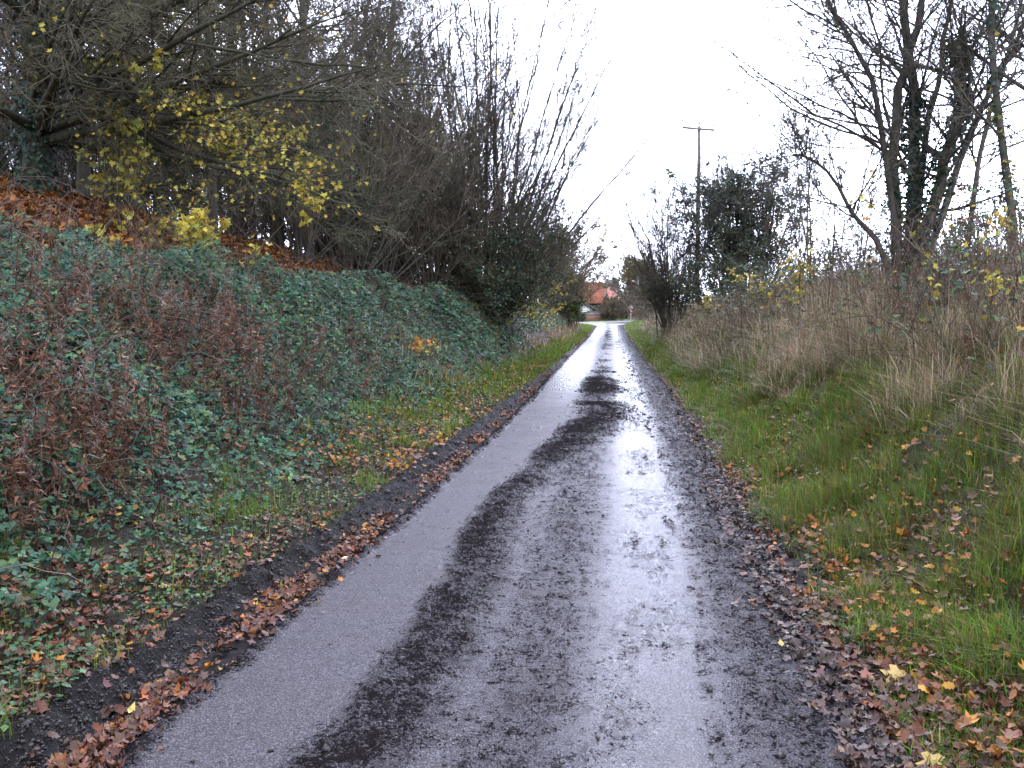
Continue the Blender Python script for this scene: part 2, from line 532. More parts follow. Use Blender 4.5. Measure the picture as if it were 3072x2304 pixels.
gx = spacing([(-900, -300, 100), (-300, -60, 20), (-60, -18, 2), (-18, -6, 0.25), (-6, -2.6, 0.09), (-2.6, -1.2, 0.028), (-1.2, 0.7, 0.1), (0.7, 2.0, 0.035), (2.0, 5, 0.09), (5, 14, 0.3), (14, 60, 2), (60, 300, 20), (300, 901, 100)])
gy = [-30.0, -20, -10, -5, -2, 0, 1]
while gy[-1] < 118:
    gy.append(gy[-1] + max(0.035, 0.0105 * gy[-1]))
while gy[-1] < 1500:
    gy.append(gy[-1] * 1.06)
gy = np.array(gy)
X, Y = np.meshgrid(gx, gy)
x, y = X.ravel(), Y.ravel()
z = ground(x, y)
rl, rr = xl(y) - x, x - xr(y)
soil = np.array((0.030, 0.023, 0.018)); mudc = np.array((0.014, 0.012, 0.012)); turf = np.array((0.075, 0.072, 0.030)); litter_c = np.array((0.085, 0.042, 0.022)); straw_c = np.array((0.10, 0.075, 0.045)); field = np.array((0.06, 0.085, 0.03))
gcol = np.tile(soil, (len(x), 1))
def blend(mask, c):
    global gcol
    gcol = gcol * (1 - mask[:, None]) + np.asarray(c) * mask[:, None]
pn = fbm(x * 0.8, y * 0.8, 33, 4)
blend(sst(0.35, 0.6, rl) * sst(2.2, 1.2, rl) * (0.25 + 0.6 * sst(9, 22, y)) * sst(0.3, 0.6, pn), turf)
blend(sst(0.25, 0.7, rr) * sst(2.6, 1.4, rr) * 0.7, turf)
blend(sst(1.5, 3.0, rr) * 0.8, straw_c)
blend(sst(4.2, 6.0, rl) * (y < 30), litter_c)
blend(sst(np.interp(y, [10, 30], [.50, .36]), np.interp(y, [10, 30], [.38, .26]), np.maximum(rl, rr)), mudc)
blend(sst(108, 116, y), field)
idx = np.arange(len(x)).reshape(len(gy), len(gx))
q = np.stack([idx[:-1, :-1], idx[:-1, 1:], idx[1:, 1:], idx[1:, :-1]], -1).reshape(-1, 4)
o = link_mesh('ground', np.stack([x, y, z], 1), [q], M['ground'], None, gcol)
tag(o, 'dark soil, turf verges and banks on both sides of the lane', 'ground', kind='structure')

# ------------------------------------------------------------------ the lane
ry = [0.6]
while ry[-1] < 112:
    ry.append(ry[-1] + max(0.012, 0.0047 * ry[-1]))
ry = np.array(ry)
u = np.linspace(0, 1, 230)
Yr, Ur = np.meshgrid(ry, u, indexing='ij')
XL_, XR_ = xl(Yr) - 0.10, xr(Yr) + 0.06
wobl = 0.05 * (fbm(Yr * 2.5, Yr * 0, 71, 3) - 0.5); wobr = 0.10 * (fbm(Yr * 2.0, Yr * 0 + 9, 72, 3) - 0.5)
Xr_ = XL_ + wobl + (XR_ - XL_ - wobl + wobr) * Ur
x, y = Xr_.ravel(), Yr.ravel()
def mud_density(x, y):
    c = np.interp(y, [0, 3.5, 5, 8.4, 11, 15, 21, 40, 60, 110], [-1.0, -0.95, -0.88, -0.85, -0.58, -0.22, -0.22, -0.2, -0.22, -0.2]) + 0.22 * (fbm(y * 0.5, y * 0, 90, 3) - 0.5)
    hw = np.interp(y, [0, 4, 8, 11, 15, 21, 26, 60], [0.23, 0.21, 0.18, 0.27, 0.42, 0.40, 0.28, 0.2])
    amp = np.interp(y, [0, 4, 8, 11, 15, 21, 24, 27, 45, 56, 66, 80, 100], [0.62, 0.62, 0.60, 0.64, 0.72, 0.68, 0.46, 0.30, 0.28, 0.44, 0.46, 0.22, 0.05])
    e = (x - c) / hw
    ridge = amp * np.exp(-np.where(e < 0, np.abs(e) ** 2.6 * 1.3, np.abs(e) ** 1.5 * 0.55))
    bars = fbm(x * 1.3 + .6 * y, y * np.interp(y, [0, 10, 25], [1.6, 1.3, 1.1]), 91, 4)
    vary = np.interp(y, [9, 14, 20], [0.3, 0.55, 0.8])
    ridge = ridge * (1 - vary * 0.62 + vary * 1.2 * sst(0.34, 0.66, bars))
    mid = 0.36 * np.exp(-((x + 0.32) / 0.38) ** 2) * np.interp(y, [0, 12, 25, 40], [1, 1, 0.8, 0.5])
    xr_ = xr(y)
    right = np.interp(xr_ - x, [-0.1, 0.0, 0.12, 0.40, 0.52, 0.62], [0.75, 0.56, 0.44, 0.38, 0.28, 0.05])
    line = 0.42 * np.exp(-((x - (xr_ - 0.55) - 0.05 * np.sin(y * 1.3)) / 0.06) ** 2) * sst(0.35, 0.6, fbm(y * 1.1, x * 2, 93, 3))
    left = 0.65 * sst(0.10, -0.06, x - xl(y) - 0.05 * fbm(y * 3, y * 0, 95, 2))
    patch = 0.07 * sst(0.52, 0.74, fbm(x * 6, y * 4, 94, 4))
    return np.maximum.reduce([ridge, mid, right, line, left]) + patch * 0.8 - 0.04

mud = mud_density(x, y)
tc = np.interp(y, [0, 3.7, 8, 13.4, 30, 60, 110], [0.10, 0.15, 0.31, 0.35, 0.42, 0.40, 0.3])
wet = np.exp(-np.abs((x - tc) / 0.27) ** 3)
lt = np.exp(-np.abs((x + 0.95) / 0.35) ** 3) * sst(14, 24, y)
mud = np.maximum(mud, 0.30 * wet * sst(.35, .6, fbm(x * 3, y * 1.2, 46, 3)))
mud = mud + .14 * sst(24, 48, y)
wet = np.interp(y, [20, 50], [1, .35]) * np.clip(np.maximum(wet, lt) * (0.85 + 0.5 * fbm(x * 2.5, y * 0.8, 44, 4)) + 0.12 * fbm(x * 1.4, y * 0.7, 45, 3), 0, 1)
lump = fbm(x * 16, y * 16, 60, 4)
fine = fbm(x * 45, y * 45, 61, 3)
z = 0.012 * (1 - ((x - 0.5 * (xl(y) + xr(y))) / 1.3) ** 2) + 0.010 * (fbm(x * 1.5, y * 0.7, 62, 3) - 0.5)
z = z - 0.006 * np.exp(-((x - tc) / 0.25) ** 2)
grit = fbm(x * 70, y * 70, 63, 2)
md = sst(0.25, 0.75, mud + 1.1 * (lump - 0.5))
heap = np.interp(y, [6, 11, 22, 30], [.4, 1.2, 1.4, .6])
z = z + md * (0.002 + heap * 0.035 * lump ** 1.5 + 0.022 * fine + .010 * grit) + 0.004 * (fine - 0.5) * sst(0.1, 0.5, mud)
edge = np.maximum(xl(y) - x, x - xr(y))
z = z - 0.05 * sst(-0.02, 0.12, edge) + rise(y)
idx = np.arange(len(x)).reshape(Yr.shape)
q = np.stack([idx[:-1, :-1], idx[:-1, 1:], idx[1:, 1:], idx[1:, :-1]], -1).reshape(-1, 4)
o = link_mesh('road', np.stack([x, y, z], 1), [q], M['road'], None, None, True, {'mud': mud, 'wet': wet})
tag(o, 'narrow wet lane with mud down its middle', 'road', kind='structure')
def road_z(x, y):
    x, y = np.asarray(x, float), np.asarray(y, float)
    return 0.012 * (1 - ((x - 0.5 * (xl(y) + xr(y))) / 1.3) ** 2) + rise(y)

# crossing road beyond the junction
def ribbon(name, pts, w, mat, lift, label, cat, n=70):
    pts = np.array(pts, float)
    t = np.linspace(0, len(pts) - 1, n)
    def cr(t):
        i = np.clip(t.astype(int), 0, len(pts) - 2); f = (t - i)[:, None]
        p0, p1, p2, p3 = pts[np.clip(i - 1, 0, None)], pts[i], pts[i + 1], pts[np.clip(i + 2, None, len(pts) - 1)]
        return 0.5 * (2 * p1 + (p2 - p0) * f + (2 * p0 - 5 * p1 + 4 * p2 - p3) * f ** 2 + (3 * p1 - p0 - 3 * p2 + p3) * f ** 3)
    c = cr(t)
    d = unit(np.gradient(c, axis=0)); nrm = np.stack([-d[:, 1], d[:, 0]], 1)
    ss = np.linspace(-.5, .5, 9)
    XY = c[:, None, :] + nrm[:, None, :] * (ss * w)[None, :, None]
    xx, yy = XY[..., 0].ravel(), XY[..., 1].ravel()
    zz = rise(yy) + lift
    ix = np.arange(len(xx)).reshape(n, 9)
    q = np.stack([ix[:-1, :-1], ix[1:, :-1], ix[1:, 1:], ix[:-1, 1:]], -1).reshape(-1, 4)
    return tag(link_mesh(name, np.stack([xx, yy, zz], 1), [q], mat), label, cat, kind='structure')
ribbon('crossing_road', [(-60, 104), (-25, 110), (-9, 112.5), (-2, 115), (2.5, 121), (5.2, 130), (9, 141), (16, 152), (30, 165)], 4.6, M['far_road'], 0.03, 'pale wet road crossing the end of the lane', 'road')
g = Geo()
for cx, cy in ((-2.0, 110.6), (-0.9, 110.9), (0.2, 111.3)):
    zz = float(rise(np.array(cy))) + 0.045
    g.add([(cx - .35, cy - .1, zz), (cx + .35, cy - .02, zz), (cx + .35, cy + .28, zz), (cx - .35, cy + .2, zz)], [[(0, 1, 2, 3)]])
tag(g.build('road_markings', M['road_paint'], None, False), 'worn white dashes where the lane meets the crossing road', 'road markings', kind='structure')
#@@END
#@@COVER
# ------------------------------------------------------------------ ground cover
def scatter(n, x0, x1, y0, y1, g, p=1.0):
    """points denser towards the camera (density falls as 1/y^p)"""
    if p == 1.0:
        yy = y0 * (y1 / y0) ** g.uniform(0, 1, n)
    else:
        a = 1 - p
        yy = (y0 ** a + g.uniform(0, 1, n) * (y1 ** a - y0 ** a)) ** (1 / a)
    return g.uniform(0, 1, n), yy

LITTER = [(0.27, 0.088, 0.022), (0.16, 0.060, 0.028), (0.20, 0.095, 0.058), (0.40, 0.165, 0.025), (0.085, 0.038, 0.024), (0.13, 0.072, 0.052), (0.44, 0.27, 0.06)]
LW = [1.7, 4, 4, .7, 6, 6, 0.35]
def litter(name, label, xs, ys, g, size=(0.05, 0.10), pal=LITTER, w=LW, lift=0.008, zf=ground, tilt=0.28):
    P = np.stack([xs, ys, zf(xs, ys) + g.uniform(0.3, 2.2, len(xs)) * lift], 1)
    P = P[seen(P, 0.2)]
    nr = g.normal(0, tilt, (len(P), 3)); nr[:, 2] = 1
    col = pick(pal, w, len(P), g, 0.22, 0.08)
    sz = g.uniform(*size, len(P)) * np.clip(P[:, 1] / 28, 1, 1.7)
    ge = Geo()
    near = P[:, 1] < 26
    om = near & (g.uniform(0, 1, len(P)) < 0.5)
    m2 = near & ~om
    for msk, t in ((om, MAPLE), (m2, OAK), (~near, OVAL)):
        leaves(ge, P[msk], nr[msk], sz[msk], col[msk], t, g, 0.35)
    return tag(ge.build(name, M['litter'], None, False), label, 'fallen leaves', kind='stuff')

g = np.random.default_rng(1)
# gutter leaves along the left edge of the asphalt, drifted into heaps
n = 7500
_, yy = scatter(n, 0, 0, 2.6, 95, g, 1.0)
heap = fbm(yy * 1.4, yy * 0, 12, 3)
keep = g.uniform(0, 1, n) < 0.10 + 1.5 * sst(0.40, 0.64, heap)
yy = yy[keep]
xx = xl(yy) - 0.13 + g.normal(0, 0.075, len(yy)) - 0.02 * np.clip(yy / 20, 0, 2)
litter('gutter_leaves', 'orange brown leaves lying in the gutter along the left edge of the lane', xx, yy, g, (0.026, 0.054), lift=0.010, zf=lambda a, b: np.maximum(ground(a, b), road_z(a, b) - 0.05 * sst(-0.02, 0.12, xl(b) - a)), tilt=0.45)
# left verge
n = 17000
uu, yy = scatter(n, 0, 0, 2.6, 80, g, 0.9)
xx = xl(yy) - 0.42 - uu * (xl(yy) - 0.30 - toe_left(yy) + 0.25)
keep = g.uniform(0, 1, n) < 0.35 + .9 * sst(0.38, 0.62, fbm(xx * 1.5, yy * 1.0, 14, 3))
litter('verge_leaves', 'brown and orange leaves strewn over the left verge', xx[keep], yy[keep], g, (0.028, 0.056), lift=0.012)
# right edge
n = 18000
_, yy = scatter(n, 0, 0, 2.4, 70, g, 0.9)
xx = xr(yy) + np.abs(g.normal(0.0, 1, n)) * np.interp(yy, [2, 8, 20, 60], [0.80, 0.80, 0.5, 0.35]) + 0.02
keep = g.uniform(0, 1, n) < np.exp(-np.clip(xx - xr(yy) - .45, 0, 9) * 1.6) * (0.34 + .9 * sst(0.40, 0.62, fbm(xx * 1.6, yy * 1.0, 16, 3)))
litter('edge_leaves', 'damp brown leaves banked along the right edge of the lane', xx[keep], yy[keep], g, (0.028, 0.060), lift=0.016, tilt=0.4)
# a few leaves caught on the grass all along the right verge, and on the left
for nm_, lb_, sg, x0_, x1_, n in (('scattered_leaves', 'single orange and brown leaves caught in the grass of the right verge', 1, .25, 2.0, 6500), ('scattered_leaves', 'single orange leaves caught in the grass of the far left verge', -1, .35, 1.5, 4200)):
    _, yy = scatter(n, 0, 0, 3.0 if sg > 0 else 9, 75, g, 0.85)
    off_ = x0_ + (x1_ - x0_) * g.uniform(0, 1, n) ** 1.3
    xx = (xr(yy) + off_) if sg > 0 else (xl(yy) - off_)
    litter(nm_, lb_, xx, yy, g, (0.03, 0.062), pal=[(0.33, 0.13, 0.025), (0.22, 0.095, 0.04), (0.42, 0.22, 0.03), (0.15, 0.08, 0.05)], w=[4, 4, 1.5, 3], lift=0.045, tilt=.5)
# woodland floor on top of the left bank
n = 34000
uu, yy = scatter(n, 0, 0, 8, 34, g, 0.7)
xx = toe_left(yy) - 2.0 - uu ** 1.2 * 11
litter('woodland_leaf_carpet', 'rusty leaf carpet under the trees on top of the left bank', xx, yy, g, (0.09, 0.15), pal=[(0.29, 0.115, 0.026), (0.19, 0.080, 0.030), (0.40, 0.19, 0.035), (0.11, 0.052, 0.028)], w=[4, 3, 2, 1.5], lift=0.03, tilt=0.4)
# dark old leaves trodden into the mud at the right margin
n = 2600
_, yy = scatter(n, 0, 0, 2.4, 20, g, 1.0)
xx = xr(yy) - 0.05 + g.normal(0, 0.09, n)
litter('trodden_leaves', 'dark trodden leaves in the mud of the right margin', xx, yy, g, (0.03, 0.06), pal=[(0.06, 0.038, 0.03), (0.11, 0.07, 0.055), (0.20, 0.12, 0.07)], w=[4, 2, .6], lift=0.01, zf=lambda a, b: np.maximum(ground(a, b), road_z(a, b) - 0.05 * sst(-0.02, 0.12, a - xr(b)) + .006))

# ---- grass
GREEN = [(0.105, 0.205, 0.016), (0.165, 0.245, 0.024), (0.068, 0.150, 0.026), (0.22, 0.215, 0.05)]
g = np.random.default_rng(2)
def grass(name, label, xs, ys, g, hmin, hmax, pal, w, lean=0.55, wid=0.004, mat='grass'):
    P = np.stack([xs, ys, ground(xs, ys) - 0.01], 1)
    P = P[seen(P, 0.2)]
    n = len(P)
    tf = sst(.38, .66, fbm(P[:, 0] * 3.2, P[:, 1] * 2.6, 70, 3))
    H = g.uniform(hmin, hmax, n) * (0.45 + 1.15 * tf)
    W = wid * g.uniform(0.7, 1.4, n) * np.clip(P[:, 1] / 8, 0.8, 4.5)
    ge = Geo()
    cc = pick(pal, w, n, g, 0.34, 0.10) * (0.8 + .4 * fbm(P[:, 0] * 2.3 + 9, P[:, 1] * 1.8, 79, 2))[:, None]
    pt = sst(.50, .68, fbm(P[:, 0] * .9 + 5, P[:, 1] * .45, 77, 3))[:, None] * g.uniform(0, 1, (n, 1))
    pt = pt * (mat == 'grass')
    cc = cc * (1 - .45 * pt) + np.array((.20, .15, .06)) * .45 * pt
    blades(ge, P, H, W, np.abs(g.normal(lean * .5, lean, n)), cc, g)
    return tag(ge.build(name, M[mat], None, False), label, 'grass', kind='stuff')
# left verge: thin tufts near, continuous sward farther on
n = 120000
uu, yy = scatter(n, 0, 0, 2.6, 98, g, 0.8)
xx = xl(yy) - np.interp(yy, [12, 30], [.40, .24]) - uu * (np.maximum(xl(yy) - 0.25 - toe_left(yy), 0.5))
tuft = fbm(xx * 2.6, yy * 2.0, 80, 3)
dens = np.interp(yy, [2, 9, 15, 24], [0.05, 0.14, 0.4, 0.9]) + 0.9 * sst(0.60, 0.70, tuft) * np.interp(yy, [2, 20], [0.40, 1])
k = g.uniform(0, 1, n) < dens
grass('verge_grass', 'short green grass in tufts on the left verge', xx[k], yy[k], g, 0.04, 0.13, GREEN, [4, 3, 3, 1.4])
# right verge
n = 460000
uu, yy = scatter(n, 0, 0, 2.3, 98, g, 1.1)
xx = xr(yy) + 0.07 + uu * np.interp(yy, [2, 6, 10, 20, 40, 90], [2.9, 2.9, 2.6, 1.7, 1.2, 1.2])
tuft = fbm(xx * 2.4, yy * 1.8, 81, 3)
dens = sst(0.0, 0.35, xx - xr(yy) - 0.1) * (0.5 + 0.8 * sst(0.40, 0.6, tuft)) + 0.25 * sst(0.58, 0.66, tuft)
k = g.uniform(0, 1, n) < dens
grass('verge_grass', 'lush green grass on the right verge beside the leaf litter', xx[k], yy[k], g, 0.05, 0.19, GREEN + [(0.24, 0.19, 0.085), (0.16, 0.11, 0.06)], [5, 4, 4, 2, 2.0, 1.0], 1.0, .0052)
# long dead grass on the right bank
STRAW = [(0.44, 0.34, 0.21), (0.32, 0.235, 0.15), (0.52, 0.44, 0.30), (0.17, 0.115, 0.08), (0.14, 0.145, 0.06)]
n = 200000
uu, yy = scatter(n, 0, 0, 2.6, 60, g, 0.8)
off = np.interp(yy, [2, 6, 12, 20, 40], [2.0, 1.85, 1.3, 0.9, 0.7])
xx = xr(yy) + off + uu ** 0.9 * np.interp(yy, [2, 10, 60], [2.6, 4.6, 3.5])
dens = sst(-0.3, 1.0, xx - xr(yy) - off + .5 * (fbm(xx, yy, 78, 3) - .5)) * (0.55 + 0.9 * sst(0.35, 0.6, fbm(xx * 1.1, yy * 0.9, 82, 3)))
k = g.uniform(0, 1, n) < dens
grass('dead_grass', 'tall straw-coloured dead grass over the right bank', xx[k], yy[k], g, 0.16, 0.56, STRAW + [(0.09, 0.12, 0.04)], [4, 4, 3, 3, 3, 3], 1.25, 0.0036, 'straw')
# flattened tussocks at the foot of the right bank
n = 90000
uu, yy = scatter(n, 0, 0, 2.6, 30, g, 0.9)
xx = xr(yy) + np.interp(yy, [2, 8, 20], [1.5, 1.2, .7]) + uu * 1.5
k = g.uniform(0, 1, n) < .10 * sst(0, .6, uu) + .8 * sst(0.50, 0.64, fbm(xx * 1.7, yy * 1.2, 83, 3))
grass('flattened_grass', 'flattened straw tussocks at the foot of the right bank', xx[k], yy[k], g, 0.2, 0.4, STRAW, [4, 3, 3, 1, 2], 1.2, 0.0036, 'straw')
# dead grass on the left bank foot
n = 13000
uu, yy = scatter(n, 0, 0, 11, 70, g, 0.7)
xx = toe_left(yy) + 0.35 - uu * 1.7
k = g.uniform(0, 1, n) < sst(0.47, 0.6, fbm(xx * 0.8, yy * 0.5, 84, 3)) * np.interp(yy, [11, 20], [.5, 1])
grass('dead_grass', 'pale dead grass clumps along the foot of the left bank', xx[k], yy[k], g, 0.15, 0.45, STRAW, [3, 4, 2, 3, 5], 1.1, 0.0036, 'straw')

# small creeping plants (ground ivy, clover) on the left verge
n = 24000
uu, yy = scatter(n, 0, 0, 2.6, 30, g, 1.1)
xx = xl(yy) - 0.42 - uu * (xl(yy) - 0.3 - toe_left(yy) + 0.9)
k = g.uniform(0, 1, n) < 0.25 + sst(0.44, 0.60, fbm(xx * 2.0, yy * 1.6, 86, 3))
xx, yy = xx[k], yy[k]
P = np.stack([xx, yy, ground(xx, yy) + g.uniform(0.005, 0.05, len(xx))], 1)
P = P[seen(P, .2)]
nr = g.normal(0, .4, (len(P), 3)); nr[:, 2] = 1
ge = Geo()
leaves(ge, P, nr, g.uniform(.018, .036, len(P)) * np.clip(P[:, 1] / 9, 1, 2), pick([(0.055, 0.125, 0.045), (0.085, 0.17, 0.055), (0.045, 0.10, 0.05)], [3, 2, 2], len(P), g), OVAL, g, .2, wide=1.6)
tag(ge.build('creeping_weeds', M['bramble'], None, False), 'small round-leaved weeds creeping over the left verge', 'weeds', kind='stuff')

# crumbs and roots on the little mud cliff
def crumbs(name, label, P, sz, g, mat):
    n = len(P)
    o8 = np.array([(1, 0, 0), (0, 1, 0), (-1, 0, 0), (0, -1, 0), (0, 0, .8), (0, 0, -.6)])
    f8 = np.array([(0, 1, 4), (1, 2, 4), (2, 3, 4), (3, 0, 4), (1, 0, 5), (2, 1, 5), (3, 2, 5), (0, 3, 5)])
    V = o8[None] * (sz[:, None, None] * g.uniform(.6, 1.6, (n, 1, 3))) + g.normal(0, .25, (n, 6, 3)) * sz[:, None, None]
    a = g.uniform(0, 6.28, n); ca, sa = np.cos(a)[:, None], np.sin(a)[:, None]
    V = np.stack([V[..., 0] * ca - V[..., 1] * sa, V[..., 0] * sa + V[..., 1] * ca, V[..., 2]], -1) + P[:, None, :]
    return tag(link_mesh(name, V.reshape(-1, 3), [(f8[None] + (np.arange(n) * 6)[:, None, None]).reshape(-1, 3)], M[mat], None, None, True), label, 'soil crumbs', kind='stuff')
n = 24000
_, yy = scatter(n, 0, 0, 2.6, 22, g, 1.1)
xx = xl(yy) - .15 - np.abs(g.normal(0, .22, n))
P = np.stack([xx, yy, ground(xx, yy)], 1)
crumbs('soil_crumbs', 'crumbled dark soil on the cut edge of the left verge', P, np.exp(g.normal(math.log(.0042), .5, n)), g, 'mud')

# ---- undergrowth
def canes(ge, B, L, H, g, r=0.004, K=7):
    """arching canes"""
    a = g.uniform(0, 2 * math.pi, len(B))
    t = np.linspace(0, 1, K)[None, :, None]
    d = np.stack([np.cos(a), np.sin(a), 0 * a], 1)[:, None, :]
    P = B[:, None, :] + d * L[:, None, None] * t
    P[:, :, 2] += (4 * t * (1 - t * 0.8))[:, :, 0] * H[:, None] * 0.55
    P = P + g.normal(0, .02, P.shape)
    Rd = np.broadcast_to(r * (1 - 0.6 * t[:, :, 0]), P.shape[:2]) * g.uniform(.7, 1.3, (len(B), 1))
    V, q = tubes(P, Rd, 3)
    ge.add(V, [q])
    return P

BRAMBLE = [(0.036, 0.112, 0.064), (0.055, 0.145, 0.076), (0.095, 0.175, 0.072), (0.026, 0.076, 0.056), (0.13, 0.14, 0.035), (0.17, 0.085, 0.04), (0.10, 0.065, 0.05)]
def undergrowth(name, label, xs, ys, g, hmax, pal, w, size, ncane, tmpl=OVAL, keepf=None, mat='bramble', ns=11, per=1):
    C = hmax * np.where(xs < 0, np.clip((xs - (toe_left(ys) - 3.0)) / 1.3, .25, 1) * np.clip((toe_left(ys) + .3 - xs) / 1.3, .12, 1), 1) * (0.06 + 0.45 * sst(.3, .7, fbm(xs * 0.6, ys * 0.5, ns + 3, 2)) + 0.75 * sst(.30, .68, fbm(xs * 1.7, ys * 1.4, ns, 3)))
    f = g.uniform(0, 1, len(xs)) ** 0.45
    P = np.stack([xs, ys, ground(xs, ys) + C * f], 1)
    s = seen(P, .18)
    P, f = P[s], f[s]
    root = thing(name, label, 'undergrowth', (0, 0, 0))
    root['kind'] = 'stuff'
    toL = np.sign(-P[:, 0])
    nr = np.stack([0.35 * toL, -0.45 + 0 * toL, 0.9 + 0 * toL], 1) + g.normal(0, .55, P.shape)
    pn = fbm(P[:, 0] * 1.2, P[:, 1] * 1.0, ns + 40, 3)[:, None]
    col = pick(pal, w, len(P), g, .25, .07) * (0.75 + 0.6 * pn)
    sz = g.uniform(*size, len(P)) * np.clip(P[:, 1] / 15, .9, 2.0)
    ge = Geo()
    if per == 3:
        hd = g.normal(0, 1, P.shape)
        for da in (-1.1, 0, 1.1):
            c_, s_ = math.cos(da), math.sin(da)
            h2 = np.stack([hd[:, 0] * c_ - hd[:, 1] * s_, hd[:, 0] * s_ + hd[:, 1] * c_, hd[:, 2] * .4], 1)
            leaves(ge, P, nr, sz, col, tmpl, g, .2, h2 * 3, wide=1.15)
    else:
        leaves(ge, P, nr, sz, col, tmpl, g, .2, wide=1.2)
    ge.build('leaves', M[mat], root, False)['kind'] = 'stuff'
    if ncane:
        gc = Geo()
        i = g.choice(len(P), ncane)
        B = P[i].copy(); B[:, 2] = ground(B[:, 0], B[:, 1])
        canes(gc, B, g.uniform(.4, 1.3, ncane), g.uniform(.3, 1.3, ncane) * hmax * 1.25, g, 0.0045)
        gc.build('canes', M['cane'], root)['kind'] = 'stuff'
    return root

g = np.random.default_rng(3)
n = 90000
uu, yy = scatter(n, 0, 0, 4.2, 34, g, 0.75)
xx = toe_left(yy) + 0.45 - uu ** 0.85 * np.interp(yy, [4, 9, 11, 13, 15, 18, 34], [3.4, 3.9, 3.8, 2.8, 2.5, 2.9, 2.9])
hole = sst(0.60, 0.75, fbm(xx * 0.45 + 3, yy * 0.4, 52, 2)) * (xx < toe_left(yy) - 2.6)
front = sst(toe_left(yy) + 0.3, toe_left(yy) - 0.9, xx) * 0.8 + 0.2
k = (g.uniform(0, 1, n) > hole) & (g.uniform(0, 1, n) < front)
undergrowth('bramble_thicket', 'blue green bramble thicket covering the slope of the left bank', xx[k], yy[k], g, 0.72, BRAMBLE, [5, 5, 4, 4, 0.7, 0.4, 0.5], (0.03, 0.058), 1700, per=3)
# farther along the left bank
n = 26000
uu, yy = scatter(n, 0, 0, 26, 75, g, 0.6)
xx = toe_left(yy) - 0.5 - uu * 1.8
undergrowth('bramble_thicket', 'dull green and brown brambles under the far hedge on the left', xx, yy, g, 0.7, BRAMBLE, [3, 4, 3, 3, 1.2, 1, 3], (0.045, 0.07), 500, ns=13)
# right bank: bramble sprays near the right edge of the view, and green herbs through the dead grass
n = 15000
uu, yy = scatter(n, 0, 0, 4.5, 30, g, 1.0)
xx = xr(yy) + 1.5 + uu * np.interp(yy, [4, 10, 30], [1.9, 3.6, 3.5])
k = g.uniform(0, 1, n) < 0.14 + 0.95 * sst(0.52, 0.68, fbm(xx * 0.8, yy * 0.6, 55, 3)) * sst(1.4, 2.6, xx - xr(yy))
undergrowth('bramble_sprays', 'green and yellow bramble sprays among the dead grass of the right bank', xx[k], yy[k], g, 1.15, [(0.045, 0.095, 0.04), (0.07, 0.13, 0.04), (0.035, 0.07, 0.045), (0.32, 0.24, 0.03), (0.16, 0.08, 0.035)], [5, 3, 4, .8, .8], (0.032, 0.055), 700, ns=14, per=3)
n = 9000
uu, yy = scatter(n, 0, 0, 16, 60, g, .8)
xx = xr(yy) + 0.9 + uu * 3.2
k = g.uniform(0, 1, n) < 0.2 + sst(0.45, 0.65, fbm(xx * 0.7, yy * 0.3, 57, 3))
undergrowth('roadside_shrubs', 'low yellow and green roadside shrubs below the pole', xx[k], yy[k], g, 1.0, [(0.045, 0.080, 0.025), (0.075, 0.095, 0.025), (0.24, 0.17, 0.025), (0.12, 0.085, 0.045)], [4, 3, .8, 4], (0.028, 0.05), 600, ns=16)

# dead willowherb on the near left bank
g = np.random.default_rng(4)
def herbs(name, label, xs, ys, g, hr, nl):
    n = len(xs)
    B = np.stack([xs, ys, ground(xs, ys) - .02], 1)
    H = g.uniform(*hr, n)
    D = g.normal(0, .22, (n, 3)); D[:, 2] = 1
    D[:, 0] += 0.10; D[:, 1] -= 0.06
    P = walk(B, D, H, 7, .06, .0, g)
    Rd = np.broadcast_to(np.linspace(.0038, .0016, 7)[None], (n, 7))
    root = thing(name, label, 'weeds')
    root['kind'] = 'stuff'
    gs = Geo(); V, q = tubes(P, Rd, 3); gs.add(V, [q]); gs.build('stems', M['cane'], root)['kind'] = 'stuff'
    S0, Dl, _, t, _ = spawn(P, Rd, nl, .15, .97, 75, 20, g)
    Dl[:, 2] -= 0.75
    gl = Geo()
    tone = np.repeat(np.exp(g.normal(0, .28, n)), nl)[:, None]
    col = pick([(0.140, 0.066, 0.040), (0.185, 0.095, 0.056), (0.095, 0.046, 0.032), (0.23, 0.16, 0.12)], [5, 4, 3, 1.8], len(S0), g, .22) * tone
    nr = g.normal(0, 1, S0.shape)
    leaves(gl, S0, nr, g.uniform(.04, .085, len(S0)) * (1.1 - .35 * t), col, NARROW, g, .55, unit(Dl) * 2.2, wide=1.25)
    gl.build('dead_leaves', M['dead'], root, False)['kind'] = 'stuff'
    # fluffy seed heads: fine pale hairs
    tops = np.flatnonzero(g.uniform(0, 1, n) < 0.36)
    S1, D1, _, _, _ = spawn(P[tops], Rd[tops], 26, .72, 1.0, 55, 25, g)
    Q = walk(S1, D1, g.uniform(.02, .055, len(S1)), 3, .5, -.1, g)
    gf = Geo(); V, q = tubes(Q, np.broadcast_to(np.array([.0019, .0016, .0010])[None], Q.shape[:2]), 3)
    gf.add(V, [q], np.repeat(pick([(0.40, 0.34, 0.31), (0.52, 0.47, 0.45), (0.30, 0.24, 0.20)], [3, 2, 2], len(Q), g, .1), 9, axis=0))
    gf.build('seed_fluff', M['straw'], root)['kind'] = 'stuff'
    return root
n = 2500
uu, yy = scatter(n, 0, 0, 4.6, 10.5, g, .9)
xx = toe_left(yy) - 0.05 - uu * np.interp(yy, [4.6, 8, 10.5], [3.2, 2.6, 1.2])
